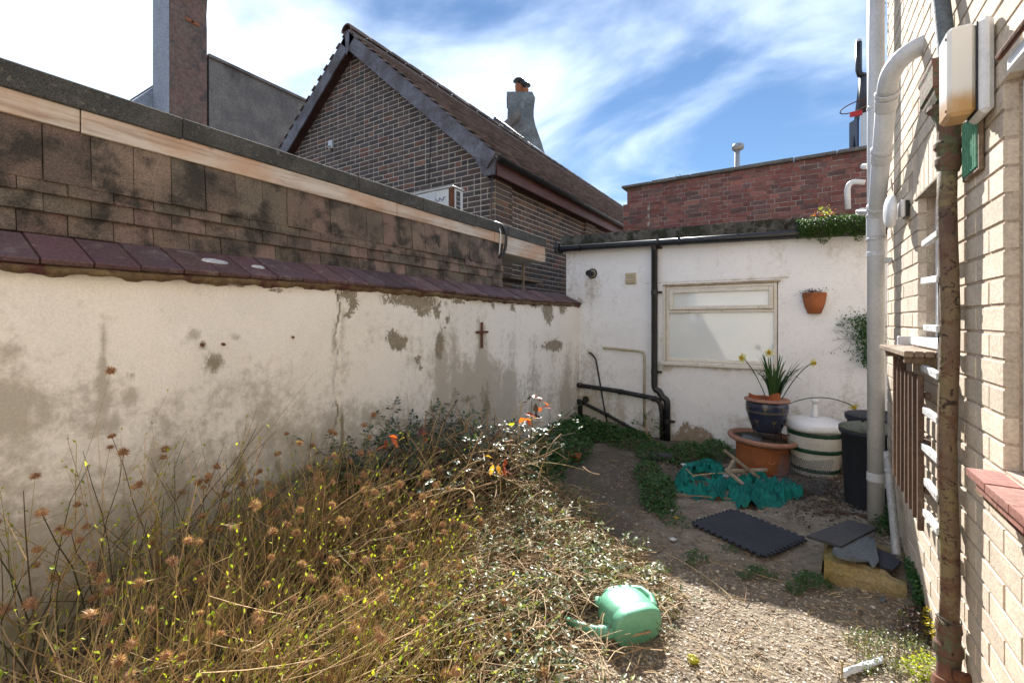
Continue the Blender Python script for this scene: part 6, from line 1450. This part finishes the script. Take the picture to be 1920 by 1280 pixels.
for (px, py, n, key, s_) in ((1002,744,2,'leaf_red',.030),(990,750,3,'leaf_burgundy',.028),(1016,763,3,'leaf_red',.036),(1028,762,2,'leaf_red',.034),(985,779,4,'leaf_red',.034),(1002,782,4,'leaf_burgundy',.036),(993,783,3,'leaf_red',.030),(966,800,1,'leaf_lime',.040),(928,868,4,'leaf_red',.028),(945,876,4,'leaf_red',.026),(968,945,4,'leaf_red',.022)):
    sprig(yr, rp(px, py), n, key, s_*2.0)
# --- bare twig with thorns near it
tg = thing('bare_rose_twig', rp(926, 850, -1.6), 'thin bare reddish twig upright before the white wall', 'twig')
MB().tube([rp(927,855,-1.6), rp(926,810,-1.6), rp(928,778,-1.6)], .0022, 5).tube([rp(927,810,-1.6), rp(940,803,-1.6)], .0012, 4).build('twig', K['leaf_burgundy'], tg)
# --- dead branches and planks in the pile
def branch(label, pts, r, name='dead_branch', cat='branch'):
    ps = [ground_at(px, py)+EZ*dz for px, py, dz in pts]; o = MB().tube(ps, [r*(1-.35*i/(len(ps)-1)) for i in range(len(ps))], 8).build(name, K['wood_grey'], None, True, org=ps[0]); return tag(o, label, cat)
branch('pale dead branch lying from the wall pile towards the light', [(700,1040,.10),(760,1010,.13),(830,975,.16),(880,955,.17)], .017)
branch('thick sunlit dead branch lying in the creeper', [(985,1035,.06),(1035,1005,.07),(1085,975,.06)], .015)
branch('short dead branch half buried by the young rose', [(930,975,.09),(985,945,.10),(1050,925,.07)], .016)
branch('stub of dead branch in the dry stems left of the creeper', [(800,1130,.10),(850,1095,.12)], .016)
for i, (a, b_, lb) in enumerate((((905,1010),(1000,1075),'split timber slat lying under the young rose'),((930,1000),(1030,1060),'second split timber slat next to the sunlit branch'),((690,1075),(760,1050),'pale wood offcut beside the dark gap by the wall'))):
    stick('split_timber', lb, a, b_, .034, 'wood_grey', 'timber', .05, .05)
# --- deep green weeds: each patch is its own mass of leaves
def patch(name, label, px, py, rx, ry, n, h, s_, key, cat='weeds', group=None, stemk=None, tilt=.5):
    b = MB(); c0 = ground_at(px, py); stx = MB()
    for k in range(n):
        a = R.uniform(0, 6.28); q = R.random()**.55; g_ = ground_at(px+rx*q*math.cos(a), py+ry*q*math.sin(a)); edge_ = .75+.35*math.sin(a*3+px)+.2*math.sin(a*7+py)
        if q > edge_: continue
        hh = h*(1-q*q*.8)*R.random()**.6; p = g_+EZ*(hh+.004)+rv(.006); p.x = min(max(p.x, XL+.02), XR-.012) if p.y < YE else p.x; p.y = min(p.y, YB-.02)
        d = Vector((R.gauss(0,1), R.gauss(0,1), R.gauss(.2,.4))); (b.leaf if s_ > .02 else b.leaf4)(p, d, EZ+rv(tilt), s_*R.uniform(.6,1.25), s_*R.uniform(.4,.7))
        if stemk and R.random() < .12: stx.tube([g_, p], .0012, 3, False)
    o = b.build(name, K[key], None, org=c0); tag(o, label, cat, group)
    if stx.v: stx.build('stems', K[stemk], o, kind='stuff')
    return o
gk = 'weed patches on the concrete'
def mass(label, spots, key='leaf_deep'):
    t = thing('ground_ivy', ground_at(spots[0][0], spots[0][1]), label, 'weeds', 'green ground cover by the walls'); b = MB(); stx = MB()
    for (px, py, rx, ry, n, h, s_) in spots:
        for k in range(n):
            a = R.uniform(0, 6.28); q = math.sqrt(R.random()); g_ = ground_at(px+rx*q*math.cos(a), py+ry*q*math.sin(a)); hh = h*(1-q*q*.85)*R.random()**.5
            p = g_+EZ*(hh+.004)+rv(.008); p.x = max(p.x, XL+.02); p.y = min(p.y, YB-.015)
            if p.y < YE: p.x = min(p.x, XR-.015)
            b.leaf(p, Vector((R.gauss(0,1), R.gauss(0,1), R.gauss(.15,.35))), EZ+rv(.45), s_*R.uniform(.6,1.3), s_*R.uniform(.45,.75), .12)
            if R.random() < .06: stx.tube([g_, p], .0013, 3, False)
    b.build('leaves', K[key], t, kind='stuff'); stx.build('stems', K['stem_olive'], t, kind='stuff')
mass('deep green ground ivy filling the corner below the black pipes', [(1005,880,55,50,2200,.20,.034),(1050,840,60,42,2600,.24,.036),(1088,812,50,24,1500,.20,.036),(1130,815,50,18,1200,.14,.032),(1180,828,44,18,1000,.13,.030),(960,905,44,40,1100,.15,.030)])
mass('green weeds along the white wall foot below the window', [(1225,852,34,18,700,.11,.028),(1290,858,44,20,1100,.15,.028),(1338,852,36,20,800,.13,.028)])
mass('rounded tuft of green weeds in the middle of the yard', [(1234,930,34,36,1400,.12,.026),(1215,892,28,22,700,.10,.024),(1250,960,20,18,350,.07,.02)])
mass('dark green weeds at the foot of the pale brick wall', [(1738,1120,22,46,700,.10,.02),(1722,1085,14,24,260,.06,.018),(1660,985,24,22,420,.09,.022),(1690,1020,12,20,120,.05,.018)])
patch('weed_tuft', 'ferny green tuft spreading before the gully surround', 1515, 1100, 48, 20, 900, .06, .016, 'leaf_deep', group=gk)
patch('weed_tuft', 'ferny green tuft on the shadow edge left of the gully', 1420, 1080, 44, 14, 520, .04, .014, 'leaf_deep', group=gk)
patch('weed_tuft', 'small grassy tuft below the left corner of the mat', 1302, 1052, 26, 14, 300, .05, .016, 'leaf_deep', group=gk)
patch('weed_tuft', 'little grass tuft at the front edge of the mat', 1368, 1032, 20, 8, 120, .025, .014, 'leaf_deep', group=gk)
patch('weed_tuft', 'tuft below the dandelion left of the mat', 1275, 985, 26, 14, 220, .045, .018, 'leaf_deep', group=gk)
patch('weed_patch', 'sunlit mixed weeds with pale leaves in the right corner', 1655, 1225, 95, 52, 1500, .05, .012, 'leaf_grey', stemk='straw')
patch('weed_patch', 'purple tinged weeds beside the iron shoe', 1715, 1185, 45, 40, 500, .09, .015, 'leaf_burgundy', stemk='leaf_burgundy')
patch('weed_patch', 'yellow green weeds at the very bottom by the iron shoe', 1725, 1262, 45, 26, 420, .06, .016, 'leaf_lime')
patch('weed_patch', 'yellow leaved weed glowing beside the brick wall foot', 1752, 1195, 14, 30, 130, .10, .022, 'leaf_yellow')
patch('weed_patch', 'thin lime seedling standing before the dark weeds', 1693, 1168, 10, 10, 26, .06, .016, 'leaf_lime', stemk='stem_olive')
# --- fine dry litter on the concrete
b = MB()
for k in range(2600):
    px, py = R.uniform(980, 1700), R.uniform(850, 1270); g_ = ground_at(px, py)
    if inbed(g_.x, g_.y) or g_.x > XR-.03: continue
    if R.random() > (.9 if px < 1260 else .35): continue
    a = R.uniform(0, 6.28); L = R.uniform(.015,.09); d = Vector((math.cos(a), math.sin(a), R.uniform(-.05,.1))); g_.z += .010
    b.tube([g_-d*L/2, g_+rv(.005)+EZ*.003, g_+d*L/2], R.uniform(.0008,.0019), 3, False)
tag(b.build('dry_twigs', K['straw']), 'fine dry twigs scattered on the concrete', kind='stuff')
for (pts, lb) in ((((1395,1135,.01),(1402,1120,.03),(1398,1105,.035)),'small curled dry twig standing on the sunlit gravel'), (((1245,1040,.02),(1330,1085,.02),(1375,1128,.012)),'long thin dry stem lying left of the mat'), (((1330,1058,.02),(1430,1090,.03),(1470,1098,.02)),'thin dry stem crossing the green tufts')):
    ps = [ground_at(px, py)+EZ*dz for px, py, dz in pts]; tag(MB().tube(bend(ps[0], ps[1], ps[2], 6), .0022, 5).build('dry_twig', K['straw'], None, org=ps[1]), lb, 'twig')
q = ground_at(1579, 1275); tag(MB().tube([q, q+EZ*.07], .0035, 6).build('cut_stalk', K['stem_olive'], None, org=q), 'short cut stalk upright at the bottom of the picture', 'stalk')
# --- dandelion
q = ground_at(1268, 985); dn = thing('dandelion', q, 'single yellow dandelion flower near the mat', 'flower')
MB().tube([q, q+EZ*.045], .0018, 5).build('stem', K['stem_olive'], dn); b = MB()
for k in range(34): a = k*2.4; b.leaf4(q+EZ*.046, Vector((math.cos(a), math.sin(a), .15+.02*k)), EZ, .016, .006)
b.build('flower', K['trumpet'], dn)
# --- sapling by the waste pipes
sg = thing('pipe_sapling', atY(1222, 835, YB-.12), 'small leafy sapling growing up between the waste pipes', 'plant')
yq = YB-.13; def_ = [atY(x, y, yq) for x, y in ((1224,838),(1216,818),(1208,800),(1211,782),(1218,772))]
MB().tube(def_, [.011,.010,.006,.003,.002], 8).tube([atY(1209,803,yq), atY(1195,790,yq), atY(1188,788,yq)], .002, 4).tube([atY(1213,812,yq), atY(1228,800,yq), atY(1236,802,yq)], .002, 4).build('stem', K['stem_olive'], sg, smooth=True)
b = MB()
for (px, py) in ((1218,772),(1210,782),(1222,784),(1190,788),(1196,791),(1186,792),(1205,794),(1230,800),(1237,803),(1224,806),(1240,812),(1202,812),(1230,790),(1213,776)):
    for _ in range(9): b.leaf(atY(px, py, yq+R.uniform(-.03,.03))+rv(.012), rv(.8), EZ+rv(.4), R.uniform(.018,.034), R.uniform(.010,.018), .1)
b.build('leaves', K['leaf_deep'], sg, kind='stuff')
# --- creeping plant spilling over the extension roof edge
sd = thing('roof_creeper', (.2, YB-.1, 2.1), 'bright green creeper spilling over the extension roof edge', 'plant'); b = MB()
xa_, xb_ = atY(1494, 430, YB-.12).x, X1-.2
for k in range(5200):
    x = R.uniform(xa_, min(xb_, .62)); t = (x-xa_); top = ETOP+.14; edge_ = .02+.05*math.sin(x*23)+.03*math.sin(x*51); z = R.uniform(ETOP-.055+edge_*.6, top+.01) if R.random() < .8 else top+R.uniform(0,.015)
    dzs = -.085
    th = .16*min(1, t/.06+.3)*(1-((z-(ETOP+.045))/.12)**2*.5); y = YB-.05-R.random()**.4*th if z < top else YB-.05-R.uniform(-.2,.12)
    b.leaf4(Vector((x, y, z+dzs)), Vector((R.gauss(0,.6), -1, R.gauss(-.5,.5))), EZ+rv(.3), R.uniform(.012,.022), R.uniform(.010,.018))
K['leaf_sedum'] = leafmat('leaf_sedum', [(.055,.13,.02),(.075,.16,.03),(.045,.10,.02),(.09,.17,.03),(.11,.17,.05)], .35, .5)
b.build('leaves', K['leaf_sedum'], sd, kind='stuff')
for (px, py, key, lb, n) in ((1548,400,'leaf_red','small red and yellow seedling rooted in the roof creeper',60),(1475,418,'leaf_burgundy','pinkish sprig rooted on the mossy roof edge',46),(1268,332,'leaf_deep','small green weed growing on the red wall coping',30)):
    yy_ = YB-.06 if py > 380 else RY; p0 = atY(px, py+12, yy_); t = thing('rooted_seedling', p0, lb, 'plant'); b = MB(); s2_ = MB(); sc_ = 1 if py > 380 else 1.6
    for k in range(n//6):
        tp = p0+Vector((R.gauss(0,.05), R.gauss(0,.03), R.uniform(.02,.085)))*sc_; s2_.tube([p0, tp], .0015, 3, False)
        for _ in range(6): b.leaf4(tp+rv(.012), rv(.8)+EZ*.3, EZ+rv(.4), .018*sc_, .010*sc_)
    b.build('leaves', K[key], t, kind='stuff'); s2_.build('stems', K['leaf_burgundy'], t, kind='stuff')
b = MB(); t = thing('lime_roof_sprout', atY(1546, 398, YB-.06), 'yellow green sprout above the red seedling on the roof', 'plant')
for k in range(50): b.leaf4(atY(1546+R.gauss(0,8), 396+R.gauss(0,6), YB-.07+R.uniform(-.03,.03)), rv(.7)+EZ*.4, EZ+rv(.4), .02, .011)
b.build('leaves', K['leaf_lime'], t, kind='stuff')
# --- ivy clump hanging on the white wall
iv_ = thing('wall_ivy', atY(1625, 650, YB-.05), 'dark ivy clump trailing on the white wall behind the soil pipe', 'plant'); b = MB(); s2_ = MB()
for k in range(1500):
    t = R.random(); px = 1622+R.gauss(0,16)*(1.1-t*.5); py = 590+t*92+R.gauss(0,5); px += 10*t
    b.leaf4(atY(px, py, YB-.02-R.random()**1.5*.12), rv(.6)+Vector((0,-.6,-.6)), EZ+rv(.5), R.uniform(.014,.028), R.uniform(.010,.02))
for k in range(26):
    px, py = 1606+R.gauss(0,6), R.uniform(590,660); q = atY(px, py, YB-.03); q2 = atY(px-R.uniform(8,40), py+R.gauss(0,16), YB-.025); s2_.tube(bend(q, (q+q2)/2+EZ*R.uniform(-.02,.03), q2, 4), .0011, 3, False)
    for _ in range(3): b.leaf4(q2+rv(.012), rv(.8)-EY*.5, EZ, .016, .011)
b.build('leaves', K['leaf_deep'], iv_, kind='stuff'); s2_.build('stems', K['stem_dark'], iv_)
# --- small plant in the wall crack
ck = thing('crack_plant', atX(641, 880, XL+.03), 'little dark plant growing from the long wall crack', 'plant'); b = MB()
for k in range(36): b.leaf(atX(648+R.gauss(0,7), 888+R.gauss(0,18), XL+.02+R.uniform(0,.05)), rv(.8), EZ+rv(.4), .020, .012, .1)
b.build('leaves', K['leaf_rose'], ck, kind='stuff'); MB().tube([atX(641,925,XL+.02), atX(643,890,XL+.04), atX(650,870,XL+.05)], .0014, 4).build('stem', K['stem_dark'], ck)
print('seed heads', nh, 'objects', len(bpy.data.objects))
